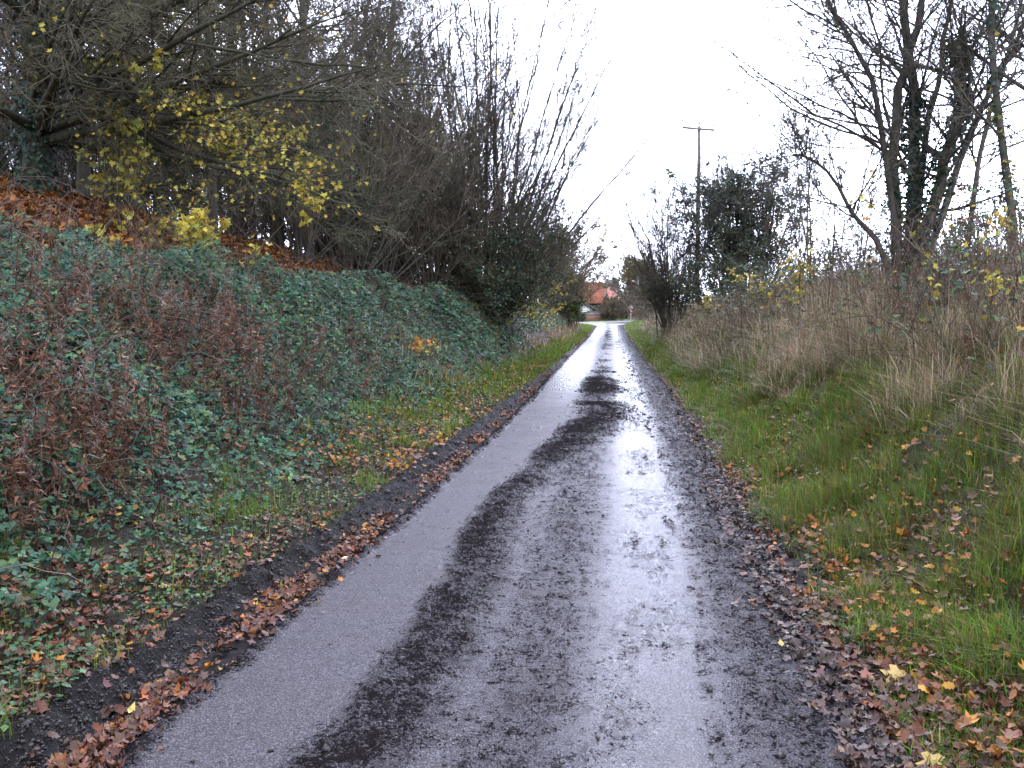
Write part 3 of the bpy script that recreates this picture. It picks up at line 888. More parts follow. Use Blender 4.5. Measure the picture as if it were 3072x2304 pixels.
k = g.uniform(0, 1, n) < sst(0.43, 0.57, fbm(xx * 1.2 + 4, yy * 0.9, 58, 3)) * np.interp(yy, [5, 7, 9, 12], [1, .9, .5, .12]) * np.clip((toe_left(yy) - .2 - xx) / 1.0, .25, 1)
herbs('dead_willowherb', 'rust brown dead willowherb with fluffy tops on the near left bank', xx[k], yy[k], g, (.5, 1.1), 44)
n = 380
uu, yy = scatter(n, 0, 0, 8, 26, g, .8)
xx = toe_left(yy) - 0.1 - uu * 1.5
k = g.uniform(0, 1, n) < sst(0.45, 0.6, fbm(xx * .9, yy * .5, 59, 3))
herbs('dead_weeds', 'grey brown dead weeds along the edge of the left brambles', xx[k], yy[k], g, (.4, .85), 26)
n = 900
uu, yy = scatter(n, 0, 0, 6, 40, g, .9)
xx = xr(yy) + 1.7 + uu * 3.2
herbs('dead_weeds', 'upright brown dead stalks through the grass of the right bank', xx, yy, g, (.3, .7), 14)

# ---- mud clods on the lane
g = np.random.default_rng(6)
n = 500000
yy = 2.4 * (40 / 2.4) ** g.uniform(0, 1, n)
xx = xl(yy) + g.uniform(0, 1, n) * (xr(yy) - xl(yy))
k = g.uniform(0, 1, n) < np.clip(mud_density(xx, yy) - 0.16, 0.004, 1) ** 1.5 * 0.55
xx, yy = xx[k], yy[k]
P = np.stack([xx, yy, road_z(xx, yy) + .004], 1)
n = len(P)
oct_ = np.array([(1, 0, 0), (0, 1, 0), (-1, 0, 0), (0, -1, 0), (0, 0, .8), (0, 0, -.4), (.7, .7, .45), (-.7, .7, .45), (-.7, -.7, .45), (.7, -.7, .45)])
of = np.array([(0, 6, 4), (6, 1, 4), (1, 7, 4), (7, 2, 4), (2, 8, 4), (8, 3, 4), (3, 9, 4), (9, 0, 4), (6, 0, 1), (7, 1, 2), (8, 2, 3), (9, 3, 0), (0, 5, 1), (1, 5, 2), (2, 5, 3), (3, 5, 0)])
sz = np.exp(g.normal(math.log(.0042), .5, n)) * np.clip(yy / 6.5, 1, 3.0)
V = oct_[None] * (sz[:, None, None] * np.stack([g.uniform(.7, 1.7, n), g.uniform(.7, 1.4, n), g.uniform(.5, 1.0, n)], 1)[:, None, :]) + g.normal(0, .22, (n, 10, 3)) * sz[:, None, None]
a = g.uniform(0, 6.28, n); ca, sa = np.cos(a)[:, None], np.sin(a)[:, None]
V = np.stack([V[..., 0] * ca - V[..., 1] * sa, V[..., 0] * sa + V[..., 1] * ca, V[..., 2]], -1) + P[:, None, :]
f = (of[None] + (np.arange(n) * 10)[:, None, None]).reshape(-1, 3)
tag(link_mesh('mud_clods', V.reshape(-1, 3), [f], M['mud'], None, None, True), 'lumps of dark mud dropped along the lane', 'mud', kind='stuff')

# ---- single things lying on the lane
def road_leaf(name, px, py, size, col, label, tm, curl):
    Yd = 4800.0 / (py - 926)
    p = at(px, py, Yd)
    p[2] = float(road_z(p[0], p[1])) + 0.022
    gl = np.random.default_rng(int(px))
    ge = Geo()
    leaves(ge, p[None] * 0, np.array([[.1, -.35, 1.0]]), size, np.array([col]), tm, gl, curl)
    o = ge.build(name, M['litter'], None, False)
    o.location = p
    return tag(o, label, 'leaf')
road_leaf('fallen_leaf', 2088, 1806, .065, (0.09, 0.045, 0.035), 'curled dark brown leaf lying alone on the wet right wheel track', OAK, .9)
road_leaf('fallen_leaf', 2345, 1955, .05, (0.55, 0.42, 0.14), 'small pale yellow leaf on the mud of the right margin', OVAL, .2)
road_leaf('fallen_leaf', 1045, 1708, .05, (0.62, 0.55, 0.35), 'pale cream leaf at the left edge of the asphalt', OVAL, .2)
road_leaf('fallen_leaf', 390, 2250, .055, (0.60, 0.50, 0.16), 'pale yellow leaf on the asphalt beside the nearest gutter leaves', OVAL, .2)
def road_twig(pxs, r, label):
    pts = []
    for px, py in pxs:
        p = at(px, py, 4800.0 / (py - 926)); p[2] = float(road_z(p[0], p[1])) + .016
        pts.append(p)
    pts = np.array(pts)
    V, q = tubes((pts - pts[0])[None], np.linspace(r, r * .5, len(pts))[None], 6)
    o = Geo().add(V, [q]).build('twig', M['twig'])
    o.location = pts[0]
    return tag(o, label, 'twig')
road_twig([(1826, 2150), (1846, 2164), (1867, 2176)], .0035, 'short straight dark twig on the wet lane')
road_twig([(1718, 2186), (1740, 2168), (1765, 2164), (1798, 2180)], .0022, 'thin bent twig left of the straight one on the lane')
# showy leaves on the right verge
def verge_leaf(px, py, Yd, size, col, label, tm):
    p = at(px, py, Yd); p[2] = gz(p[0], p[1]) + .05
    gl = np.random.default_rng(int(px) + 7)
    ge = Geo(); leaves(ge, p[None] * 0, np.array([[-.3, -.8, .8]]), size, np.array([col]), tm, gl, .12)
    o = ge.build('fallen_leaf', M['litter'], None, False); o.location = p
    return tag(o, label, 'leaf')
verge_leaf(2700, 1960, 4.3, .10, (0.62, 0.46, 0.17), 'large pale yellow leaf on the grass at the right verge', MAPLE)
verge_leaf(2800, 2225, 3.5, .09, (0.60, 0.44, 0.16), 'yellow lobed leaf in the brown litter at the lower right', MAPLE)
verge_leaf(2590, 2200, 3.6, .055, (0.55, 0.36, 0.06), 'golden leaf on the leaf litter at the right edge of the lane', OVAL)
#@@END
#@@TREES
# ------------------------------------------------------------------ trees
def build_levels(root, levels, names, mats, sides):
    """levels: list of lists of (P,R); one mesh per entry"""
    for lv, nm, mt, s in zip(levels, names, mats, sides):
        ge = Geo()
        for P, Rd in lv:
            V, q = tubes(P, Rd, s if len(P) < 400 else 3)
            ge.add(V, [q])
        ge.build(nm, M[mt], root)

def line(pts, K, g, r0, r1, wob=0.03):
    """one stem through given points, resampled and roughened"""
    pts = np.array(pts, float)
    t = np.linspace(0, len(pts) - 1, K)
    i = np.clip(t.astype(int), 0, len(pts) - 2)
    f = (t - i)[:, None]
    P = pts[i] * (1 - f) + pts[i + 1] * f
    for _ in range(2):
        P[1:-1] = 0.25 * P[:-2] + 0.5 * P[1:-1] + 0.25 * P[2:]
    P[1:] += g.normal(0, wob, (K - 1, 3))
    return P[None], (r0 + (r1 - r0) * np.linspace(0, 1, K) ** 0.8)[None]

def pix(P):
    q = (P - EYE) @ ROT
    z = np.maximum(-q[:, 2], 1e-3)
    return 1536 + q[:, 0] / z * F, 1152 - q[:, 1] / z * F

def ivy_on(ge, P, Rd, n, spread, size, g, pal, w, t0=0, t1=1.0):
    S0, D, pr, t, _ = spawn(P, Rd, n, t0, t1, 85, 15, g)
    D = unit(D)
    pos = S0 + D * (pr + np.abs(g.normal(0, spread, len(pr))))[:, None]
    nr = D + np.array((0, -.1, .35)) + g.normal(0, .4, D.shape)
    leaves(ge, pos, nr, g.uniform(*size, len(pos)), pick(pal, w, len(pos), g, .25, .07), OVAL, g, .15, wide=1.5)
IVY = [(0.022, 0.055, 0.034), (0.032, 0.075, 0.040), (0.016, 0.040, 0.028), (0.065, 0.095, 0.030)]
IW = [4, 3, 3, .7]
YEL = [(0.47, 0.38, 0.05), (0.60, 0.49, 0.09), (0.37, 0.33, 0.05), (0.48, 0.29, 0.035), (0.27, 0.29, 0.055)]
YW = [4, 3, 2, 1, 1.3]

# --- the big ivy-clad tree at the left with long sweeping limbs
g = np.random.default_rng(11)
base = at(112, 640, 15.0); base[2] = gz(base[0], base[1]) - .1
def loc(p): return p - base
root = thing('ivy_tree', 'large ivy-wrapped tree at the far left, long bare limbs sweeping over the bank', 'tree', base)
P0 = walk(np.zeros((1, 3)), np.array([[.02, 0, 1.0]]), np.array([10.5]), 14, .05, .06, g)
R0 = np.linspace(.23, .10, 14)[None]
L1 = grow(P0, R0, dict(n=52, t0=.08, t1=.97, ang=80, sd=14, abs=6.8, fall=.25, K=12, wig=.055, up=.012, rr=.36, rmin=.011, dirbias=(.95, -.25, .06)), g)
xs_ = [[(130, 330), (420, 420), (800, 520), (1085, 625)], [(125, 420), (420, 440), (700, 520), (900, 560)], [(125, 210), (500, 225), (850, 300), (1120, 300)], [(130, 480), (330, 560), (480, 590), (560, 640)], [(125, 90), (500, 120), (850, 170), (1130, 210)]]
ex = [line([(P0[0, 4] if k == 0 else at(a, b, 14.9 - .5 * k) - base) for k, (a, b) in enumerate(q_)], 12, g, .055, .012, .03) for q_ in xs_]
L1 = (np.concatenate([L1[0]] + [e[0] for e in ex]), np.concatenate([L1[1]] + [e[1] for e in ex]))
L2 = grow(*L1, dict(n=15, t0=.12, ang=34, sd=12, len=.36, K=7, wig=.08, up=.004, rr=.55, rmin=.0055, flat=.7), g)
L3 = grow(*L2, dict(n=9, t0=.12, ang=38, sd=14, len=.46, K=5, wig=.10, up=.02, rr=.6, rmin=.0042), g)
L4 = grow(*L3, dict(n=5, t0=.2, ang=38, sd=14, len=.48, K=3, wig=.12, up=.03, rr=.7, rmin=.0034), g)
build_levels(root, [[(P0, R0)], [L1], [L2], [L3, L4]], ['trunk', 'limbs', 'branches', 'crown'], ['bark_moss', 'bark_moss', 'bark_moss', 'twig_olive'], [12, 6, 4, 3])
ge = Geo()
ivy_on(ge, P0, R0, 6000, .15, (.05, .09), g, IVY, IW, 0, .8)
ivy_on(ge, L1[0][:16], L1[1][:16], 60, .06, (.05, .08), g, IVY, IW, 0, .3)
ge.build('ivy', M['ivy'], root, False)
# yellow leaves still hanging on some of its twigs
ends = np.concatenate([L4[0][:, 1:].reshape(-1, 3), L3[0][:, 2:].reshape(-1, 3)])
px, py = pix(ends + base)
def blob(cx, cy, rx, ry): return np.exp(-(((px - cx) / rx) ** 2 + ((py - cy) / ry) ** 2))
w = 1.0 * blob(690, 400, 170, 90) + .5 * blob(560, 320, 80, 50) + .55 * blob(850, 430, 110, 45) + .5 * blob(800, 480, 130, 60) + .55 * blob(980, 595, 80, 45) + .45 * blob(880, 540, 70, 40) + .22 * blob(330, 500, 120, 90) + .2 * blob(700, 560, 200, 60) + .018
k = g.uniform(0, 1, len(ends)) < w * .40
Pl = ends[k]
ge = Geo()
nr = g.normal(0, .6, Pl.shape) + np.array((.1, -.6, .5))
leaves(ge, Pl, nr, g.uniform(.042, .078, len(Pl)), pick(YEL, YW, len(Pl), g, .15, .05), MAPLE, g, .25, np.tile(np.array((.1, -.1, -1.0)), (len(Pl), 1)) * 2)
ge.build('yellow_leaves', M['leaf'], root, False)

# --- bare trees of the wood, three forms
def bare_tree(h, r, g, spread=1.0, n1=26, clear=.25, twig='twig', label='', bark='bark', name='woodland_tree', group=None, dense=1.0, loc=(0, 0, 0), fine=.0034, n4=4):
    root = thing(name, label, 'tree', loc, group)
    P0 = walk(np.zeros((1, 3)), np.array([[g.normal(0, .05), g.normal(0, .05), 1.0]]), np.array([h]), 12, .05, .05, g)
    R0 = np.linspace(r, r * .25, 12)[None]
    L1 = grow(P0, R0, dict(n=n1, t0=clear, t1=1, ang=58, sd=14, abs=h * .34 * spread, fall=.45, K=8, wig=.09, up=.03, rr=.42, rmin=.010), g)
    L2 = grow(*L1, dict(n=int(9 * dense), t0=.18, ang=40, sd=14, len=.45, K=6, wig=.10, up=.03, rr=.55, rmin=.0062), g)
    L3 = grow(*L2, dict(n=int(8 * dense), t0=.15, ang=40, sd=15, len=.48, K=4, wig=.12, up=.03, rr=.6, rmin=fine * 1.3), g)
    L4 = grow(*L3, dict(n=n4, t0=.15, ang=42, sd=15, len=.55, K=3, wig=.13, up=.03, rr=.7, rmin=fine), g)
    build_levels(root, [[(P0, R0)], [L1, L2], [L3, L4]], ['trunk', 'limbs', 'crown'], [bark, bark, twig], [9, 5, 3])
    return root, (P0, R0), L1, L2, L3, L4

g = np.random.default_rng(12)
WL = 'slender bare tree in the wood on top of the left bank'
WG = 'trees of the wood on the left bank'
protos = [bare_tree(11.5, .13, g, 1.0, 34, .10, label=WL, group=WG, fine=.0046, n4=5)[0], bare_tree(10.5, .11, g, .9, 34, .06, label=WL, group=WG, fine=.0046, n4=5)[0], bare_tree(12.5, .15, g, 1.1, 34, .14, 'twig_grey', label=WL, group=WG, fine=.0046, n4=5)[0]]
spots = [(-60, 21), (40, 27), (180, 22), (255, 30), (330, 24), (420, 20), (470, 33), (560, 25), (620, 38), (700, 22.5), (760, 30), (840, 26), (930, 23), (900, 36), (1010, 31), (1090, 38), (-150, 30), (120, 36), (1030, 44), (380, 42), (1180, 50), (250, 17.5), (640, 19.5), (1130, 29), (300, 38), (680, 46), (820, 42), (90, 33), (730, 26), (1050, 34)]
for i, (px_, Yd) in enumerate(spots):
    p = at(px_, 700, Yd)
    p[2] = gz(p[0], p[1]) - .15
    rz, sc = g.uniform(0, 6.28), g.uniform(.85, 1.15)
    if px_ > 880:
        sc *= .88
    if i < 3:
        protos[i].location, protos[i].rotation_euler, protos[i].scale = p, (0, 0, rz), (sc,) * 3
    else:
        copy_tree(protos[i % 3], p, rz, sc)

# --- shrubs: many stems from one foot
def shrub(name, label, cat, foot, nst, h, fan, g, twig='twig', stem='bark', r=.03, n2=8, n3=7, n4=4, lean=(0, 0, 0), group=None, leaf=None, ang=28, rmin=.0035, base_r=.25, up=.03, dome=False, clump=1.0):
    root = thing(name, label, cat, foot, group)
    a = g.uniform(0, 6.28, nst)
    el = np.radians(np.clip(np.abs(g.normal(0, fan, nst)), 0, fan * 1.65))
    D = np.stack([np.cos(a) * np.sin(el), np.sin(a) * np.sin(el), np.cos(el)], 1) + np.array(lean)
    S0 = np.stack([np.cos(a), np.sin(a), 0 * a], 1) * g.uniform(0, base_r, nst)[:, None]
    L = h * g.uniform(.72, 1.03, nst) if dome else h * g.uniform(.6, 1.05, nst) / np.maximum(np.cos(el), .6)
    P0 = walk(S0, D, L, 10, .05, .02, g)
    R0 = g.uniform(.6, 1.2, (nst, 1)) * (r * (1 - np.linspace(0, 1, 10) * .82))[None]
    A = grow(P0, R0, dict(n=n2, t0=.15, ang=ang, sd=11, len=.34, K=6, wig=.08, up=up, rr=.6, rmin=rmin * 1.6), g)
    B = grow(*A, dict(n=n3, t0=.15, ang=ang + 5, sd=14, len=.45, K=4, wig=.11, up=up, rr=.6, rmin=rmin * 1.15), g)
    lv = [B]
    if n4:
        lv.append(grow(*B, dict(n=n4, t0=.2, ang=ang + 8, sd=14, len=.5, K=3, wig=.12, up=up, rr=.7, rmin=rmin * .85), g))
    build_levels(root, [[(P0, R0)], [A] + lv], ['stems', 'crown'], [stem, twig], [6, 3])
    if leaf:
        for nm, mt, frac, size, pal, w, zr, tm in leaf:
            E = np.concatenate([x[0][:, 1:].reshape(-1, 3) for x in lv])
            z = E[:, 2] / h
            n = int(frac)
            pr = np.clip(np.interp(z, *zr), 0, None) * ((1 - clump) + clump * 0.15 + clump * 1.7 * sst(.38, .62, fbm(E[:, 0] * 1.3 + E[:, 1] * .7, E[:, 2] * 1.3, 7, 3)))
            if pr.sum() <= 0:
                continue
            i = g.choice(len(E), min(n, len(E)), p=pr / pr.sum(), replace=n > (pr > 0).sum())
            Pl = E[i] + g.normal(0, .04, (len(i), 3))
            nr = g.normal(0, .6, Pl.shape) + np.array((0, -.5, .6))
            ge = Geo()
            leaves(ge, Pl, nr, g.uniform(*size, len(Pl)), pick(pal, w, len(Pl), g, .25, .07), tm, g, .2, wide=1.2)
            ge.build(nm, M[mt], root, False)
    return root

g = np.random.default_rng(13)
TL = 'tangled bare thicket shrub under the wood, behind the brambles of the left bank'
TG = 'thicket shrubs below the wood'
tp = [shrub('thicket_shrub', TL, 'shrub', (0, 0, 0), 18, 5.0, 26, g, 'twig_olive', r=.03, group=TG, rmin=.005, n2=10, n4=5, leaf=[('leaves', 'ivy', 2600, (.06, .1), IVY, IW, ([0, .45, .7], [1, .8, 0]), OVAL)]), shrub('thicket_shrub', TL, 'shrub', (0, 0, 0), 18, 4.4, 32, g, 'twig', r=.028, group=TG, rmin=.005, n2=10, n4=5)]
for i, (px_, Yd, sc) in enumerate([(700, 21, 1), (860, 24, 1), (1010, 26, 1.05), (1140, 27, 1.1), (1240, 31, 1.1), (1150, 35, 1.3), (560, 24, .9), (330, 27, 1), (60, 25, 1), (980, 34, 1.3), (1300, 36, 1.25), (-60, 16, .8), (470, 29, 1.1), (780, 33, 1.3), (200, 31, 1.2), (940, 29, 1.1), (1080, 30, 1.1), (1200, 29, 1.0), (390, 33, 1), (140, 28, .9), (730, 38, 1.1), (560, 36, 1.0), (1180, 40, 1.3), (1040, 42, 1.3), (-40, 32, 1.0), (900, 21.5, .8), (1060, 23, .8), (1150, 33, 1.7), (1250, 35, 1.75), (1330, 34, 1.5), (1060, 36, 1.8), (1280, 28.5, 1.1)]):
    p = at(px_, 800, Yd); p[2] = gz(p[0], p[1]) - .1
    if i < 2:
        tp[i].location, tp[i].scale = p, (sc,) * 3
    else:
        copy_tree(tp[i % 2], p, g.uniform(0, 6.28), sc)

# --- yellow-leaved maples under the wood
def maple(label, px_, py_, Yd, h, nl, g, lean, name='maple_sapling', nst=5, size=(.06, .10), pal=YEL, w=YW, zr=([0, .3, .6, 1], [0, .4, 1, 1]), fan=30):
    p = at(px_, py_, Yd); p[2] = gz(p[0], p[1]) - .05
    return shrub(name, label, 'sapling', p, nst, h, fan, g, 'twig_olive', 'twig_olive', .016, 7, 5, 0, lean, None,
                 [('yellow_leaves', 'leaf', nl, size, pal, w, zr, MAPLE)], 42, .003, .12, .0)
g = np.random.default_rng(14)
maple('low maple sapling with bright yellow leaves in front of the rusty leaf slope', 612, 740, 12.8, 1.15, 460, g, (.05, -.05, .05), nst=18, fan=78, size=(.06, .095), zr=([0, .2, .4, 1], [0.0, .2, 1, 1]))
maple('greenish yellow maple sapling between the ivy tree and the leaf slope', 370, 640, 14.2, 2.5, 420, g, (.1, 0, 0), pal=[(0.30, 0.27, 0.04), (0.22, 0.24, 0.05), (0.40, 0.32, 0.05)], w=[3, 3, 2])
maple('orange leaved sapling at the verge below the left brambles', 1285, 1160, 17.2, .75, 60, g, (0, 0, 0), pal=[(0.50, 0.26, 0.03), (0.42, 0.17, 0.03), (0.55, 0.36, 0.05)], w=[3, 2, 2], nst=4, size=(.05, .085))
maple('yellow leaved bush at the foot of the far left hedge', 1588, 985, 40, 2.5, 420, g, (.1, -.2, 0), nst=8, size=(.07, .105), zr=([0, .3, .5, 1], [1, .3, .8, .6]), fan=18)
maple('pale yellow shoots in front of the dark multi-stemmed tree', 1500, 960, 31, 1.6, 120, g, (.2, -.2, 0), nst=6, size=(.07, .1))

# --- the multi-stemmed tree
g = np.random.default_rng(15)
p = at(1450, 955, 30); p[2] = gz(p[0], p[1]) - .1
root = thing('coppiced_tree', 'tall bare multi-stemmed tree fanning out beside the lane, its foot dark with ivy', 'tree', p)
nst = 48
a = g.uniform(0, 6.28, nst)
el = np.radians(np.linspace(-33, 37, nst) + g.normal(0, 4, nst))
D = np.stack([np.sin(el), g.normal(0, .16, nst), np.cos(el)], 1)
el = np.abs(el)
S0 = np.stack([np.cos(a), np.sin(a), 0 * a], 1) * g.uniform(0, .5, nst)[:, None]
P0 = walk(S0, D, np.interp(el, [0, R(20), R(35), R(60)], [13, 11.5, 8.6, 6.6]) * g.uniform(.75, 1.08, nst), 14, .06, .02, g)
R0 = g.uniform(.7, 1.3, (nst, 1)) * (.040 * (1 - np.linspace(0, 1, 14) * .82))[None]
nlow = 85
a = g.uniform(0, 6.28, nlow); el = np.radians(g.uniform(8, 62, nlow))
D = np.stack([np.cos(a) * np.sin(el), np.sin(a) * np.sin(el), np.cos(el)], 1)
Pb = walk(np.stack([np.cos(a) * .4, np.sin(a) * .4, 0.2 + 0 * a], 1), D, g.uniform(1.8, 3.9, nlow), 8, .07, .01, g)
Rb = g.uniform(.7, 1.2, (nlow, 1)) * (.022 * (1 - np.linspace(0, 1, 8) * .8))[None]
A = grow(P0, R0, dict(n=23, t0=.12, ang=30, sd=10, len=.27, K=6, wig=.08, up=.04, rr=.5, rmin=.0075), g)
A2 = grow(Pb, Rb, dict(n=11, t0=.15, ang=38, sd=12, len=.35, K=5, wig=.1, up=.02, rr=.6, rmin=.007), g)
B = grow(*A, dict(n=9, t0=.12, ang=32, sd=12, len=.44, K=4, wig=.10, up=.03, rr=.6, rmin=.0055), g)
B2 = grow(*A2, dict(n=9, t0=.12, ang=42, sd=14, len=.5, K=4, wig=.12, up=.02, rr=.6, rmin=.006), g)
C = grow(*B, dict(n=3, t0=.2, ang=35, sd=12, len=.5, K=3, wig=.12, up=.03, rr=.7, rmin=.0042), g)
build_levels(root, [[(P0, R0)], [(Pb, Rb), A2, B2], [A, B, C]], ['stems', 'low_shoots', 'crown'], ['bark', 'twig_olive', 'twig_grey'], [7, 4, 3])
ge = Geo()
E = np.concatenate([B2[0][:, 1:].reshape(-1, 3), A2[0][:, 1:].reshape(-1, 3)])
i = g.choice(len(E), 24000)
Pl = E[i] + g.normal(0, .06, (24000, 3))
cl = fbm(Pl[:, 0] * 1.1 + 7, Pl[:, 2] * 1.1 + Pl[:, 1], 18, 3)
Pl = Pl[g.uniform(0, 1, len(Pl)) < .15 + .8 * sst(.40, .62, cl)]
leaves(ge, Pl, g.normal(0, .5, Pl.shape) + np.array((0, -.5, .6)), g.uniform(.06, .10, len(Pl)), pick(IVY + [(0.09, 0.10, 0.03)], [4, 3, 4, 1, .8], len(Pl), g, .25, .08), OVAL, g, .2, wide=1.3)
ivy_on(ge, P0, R0, 80, .13, (.06, .10), g, IVY, IW, .0, .32)
ge.build('ivy', M['ivy'], root, False)

# --- the far hedge on the left
g = np.random.default_rng(16)
BROWN = [(0.21, 0.155, 0.095), (0.17, 0.145, 0.075), (0.25, 0.175, 0.105), (0.13, 0.115, 0.065)]
def far_bush(name, label, px_, Yd, nst, h, fan, leafs, twig, lean=(0, 0, 0), **kw):
    p = at(px_, 960, Yd); p[2] = gz(p[0], p[1]) - .1
    return shrub(name, label, 'hedge tree' if h > 3.5 else 'bush', p, nst, h, fan, g, twig, 'bark', .04, 9, 8, 3, lean, None, leafs, 30, .006, .5, dome=True, clump=.4, **kw)
far_bush('hedge_tree', 'dark ivy-hung hedge tree behind the yellow bush on the left', 1530, 48, 22, 3.6, 24,
         [('ivy', 'ivy', 7000, (.07, .11), IVY + [(0.06, 0.06, 0.035)], [4, 3, 3, .7, 2], ([0, .7, 1], [1.3, 1, .2]), OVAL)], 'twig')
far_bush('hedge_tree', 'brown leafless hedge tree left of the lane before the junction', 1632, 58, 44, 6.6, 27,
         [('brown_leaves', 'dead', 16000, (.07, .12), BROWN, [3, 3, 2, 2], ([0, .3, 1], [.4, 1, 1]), OVAL)], 'twig')
far_bush('hedge_tree', 'olive gold hedge tree arching over the left edge of the lane', 1682, 66, 46, 6.4, 26,
         [('olive_leaves', 'leaf', 16000, (.07, .12), [(0.21, 0.18, 0.055), (0.15, 0.14, 0.05), (0.27, 0.22, 0.07), (0.18, 0.125, 0.065)], [3, 3, 2, 2], ([0, .35, 1], [.2, 1, 1]), OVAL)], 'twig_olive', (.06, 0, 0))
far_bush('ivy_bush', 'column of bright yellow green ivy at the end of the left hedge', 1710, 63, 18, 3.3, 8,
         [('ivy', 'ivy', 8000, (.07, .11), [(0.12, 0.16, 0.025), (0.07, 0.12, 0.03), (0.04, 0.08, 0.03), (0.20, 0.19, 0.04)], [3, 4, 3, 1.5], ([0, 1], [1, 1]), OVAL)], 'twig_olive')
far_bush('ivy_bush', 'dark green ivy mass at the foot of the brown hedge tree', 1668, 60, 18, 2.7, 20,
         [('ivy', 'ivy', 8000, (.07, .11), IVY, [4, 4, 3, 1], ([0, 1], [1, 1]), OVAL)], 'twig')

# --- right side -----------------------------------------------------------
g = np.random.default_rng(21)
base = at(2722, 800, 16.0); base[2] = gz(base[0], base[1]) - .15
root = thing('ivy_tree', 'big bare tree on the right bank, several stems wrapped in ivy', 'tree', base)
def stem_px(pts, Yd, r0, r1, K=14, bow=0.0):
    q = np.array([at(a, b, Yd + bow * k / len(pts)) for k, (a, b) in enumerate(pts)]) - base
    q[0] = (q[0] * .35); q[0][2] = 0
    return line(q, K, g, r0, r1, .022)
stems = [stem_px([(2700, 800), (2668, 640), (2681, 440), (2690, 260), (2728, 190), (2750, 108), (2790, -120), (2820, -420), (2800, -700)], 15.9, .098, .035, bow=.3),
         stem_px([(2736, 800), (2746, 597), (2741, 380), (2732, 217), (2714, 0), (2680, -260), (2690, -560)], 16.2, .118, .04, bow=-.2),
         stem_px([(2760, 790), (2790, 640), (2844, 461), (2893, 325), (2895, 217), (2872, 125)], 15.8, .11, .05),
         stem_px([(2690, 800), (2620, 690), (2560, 640), (2450, 470), (2380, 460)], 15.7, .06, .012),
         stem_px([(2681, 430), (2640, 300), (2590, 180), (2520, 60), (2440, -60), (2380, -200)], 15.7, .055, .015, bow=-.3),
         stem_px([(2741, 420), (2790, 330), (2830, 180), (2850, 0), (2900, -200), (2980, -420)], 16.4, .06, .015, bow=.4),
         stem_px([(2790, 640), (2900, 420), (3000, 220), (3080, 60), (3180, -100)], 16.3, .07, .02, bow=.5)]
P0 = np.concatenate([s[0] for s in stems]); R0 = np.concatenate([s[1] for s in stems])
lf = [grow(P0[:3], R0[:3], dict(n=26, t0=.2, t1=1, ang=48, sd=14, abs=3.4, fall=.25, K=9, wig=.13, up=-.012, rr=.28, rmin=.009, dirbias=(-.25, 0, .25)), g),
      grow(P0[3:], R0[3:], dict(n=20, t0=.12, t1=1, ang=50, sd=14, abs=1.9, fall=.3, K=8, wig=.12, up=.01, rr=.45, rmin=.008), g)]
A = [grow(*x, dict(n=11, t0=.12, ang=42, sd=14, len=.40, K=6, wig=.13, up=.0, rr=.55, rmin=.0058), g) for x in lf]
B = [grow(*x, dict(n=7, t0=.12, ang=46, sd=15, len=.42, K=4, wig=.15, up=.0, rr=.6, rmin=.0042), g) for x in A]
C = [grow(*x, dict(n=2, t0=.2, ang=46, sd=15, len=.5, K=3, wig=.15, up=.0, rr=.7, rmin=.0038), g) for x in B]
build_levels(root, [[(P0, R0)], lf, A + B + C], ['trunk', 'limbs', 'crown'], ['bark', 'bark', 'twig_grey'], [10, 5, 3])
ge = Geo()
ivy_on(ge, P0[1:2], R0[1:2], 1500, .10, (.05, .085), g, IVY, IW, 0, .42)
ivy_on(ge, P0[0:1], R0[0:1], 420, .08, (.05, .08), g, IVY, IW, 0, .22)
ivy_on(ge, P0[2:3], R0[2:3], 1900, .09, (.05, .085), g, IVY + [(0.20, 0.16, 0.05)], IW + [1.2], 0, 1.0)
ivy_on(ge, P0[2:3], R0[2:3], 420, .14, (.05, .085), g, IVY + [(0.24, 0.21, 0.07)], IW + [2], .86, 1.0)
ge.build('ivy', M['ivy'], root, False)

g = np.random.default_rng(22)
def place_bare(label, px_, Yd, h, r, name='bare_tree', spread=.8, n1=20, clear=.2, twig='twig_grey', dense=.9):
    p = at(px_, 800, Yd); p[2] = gz(p[0], p[1]) - .1
    return bare_tree(h, r, g, spread, n1, clear, twig, label, 'bark', name, None, dense, p)
t_ = place_bare('bare tree at the right edge of the view, ivy halfway up', 3050, 14.0, 8.5, .06, n1=30)
ge = Geo(); ivy_on(ge, *t_[1], 500, .06, (.045, .08), g, IVY + [(0.28, 0.24, 0.05)], IW + [1.5], .1, .7); ge.build('ivy', M['ivy'], t_[0], False)
place_bare('slim bare tree behind the ivy tree on the right bank', 2890, 21, 9, .06, n1=34)
place_bare('bare tree half outside the right edge of the view', 3150, 15, 9, .12, n1=32)
# thin saplings left of it
for lab, px_, Yd, h in (('tallest of the thin bare saplings on the right bank', 2435, 24, 6.2), ('thin bare sapling with a double stem, next to the tallest one', 2398, 26, 5.4), ('short bare sapling nearest the ivy tree on the right', 2570, 23, 3.4), ('thin bare sapling midway between the evergreen and the ivy tree', 2505, 27, 4.2)):
    p = at(px_, 790, Yd); p[2] = gz(p[0], p[1]) - .05
    shrub('bare_sapling', lab, 'sapling', p, 3, h, 7, g, 'twig_grey', 'twig_olive', .026, 11, 6, 3, (0, 0, 0), 'bare saplings on the right bank', None, 40, .0062, .1)
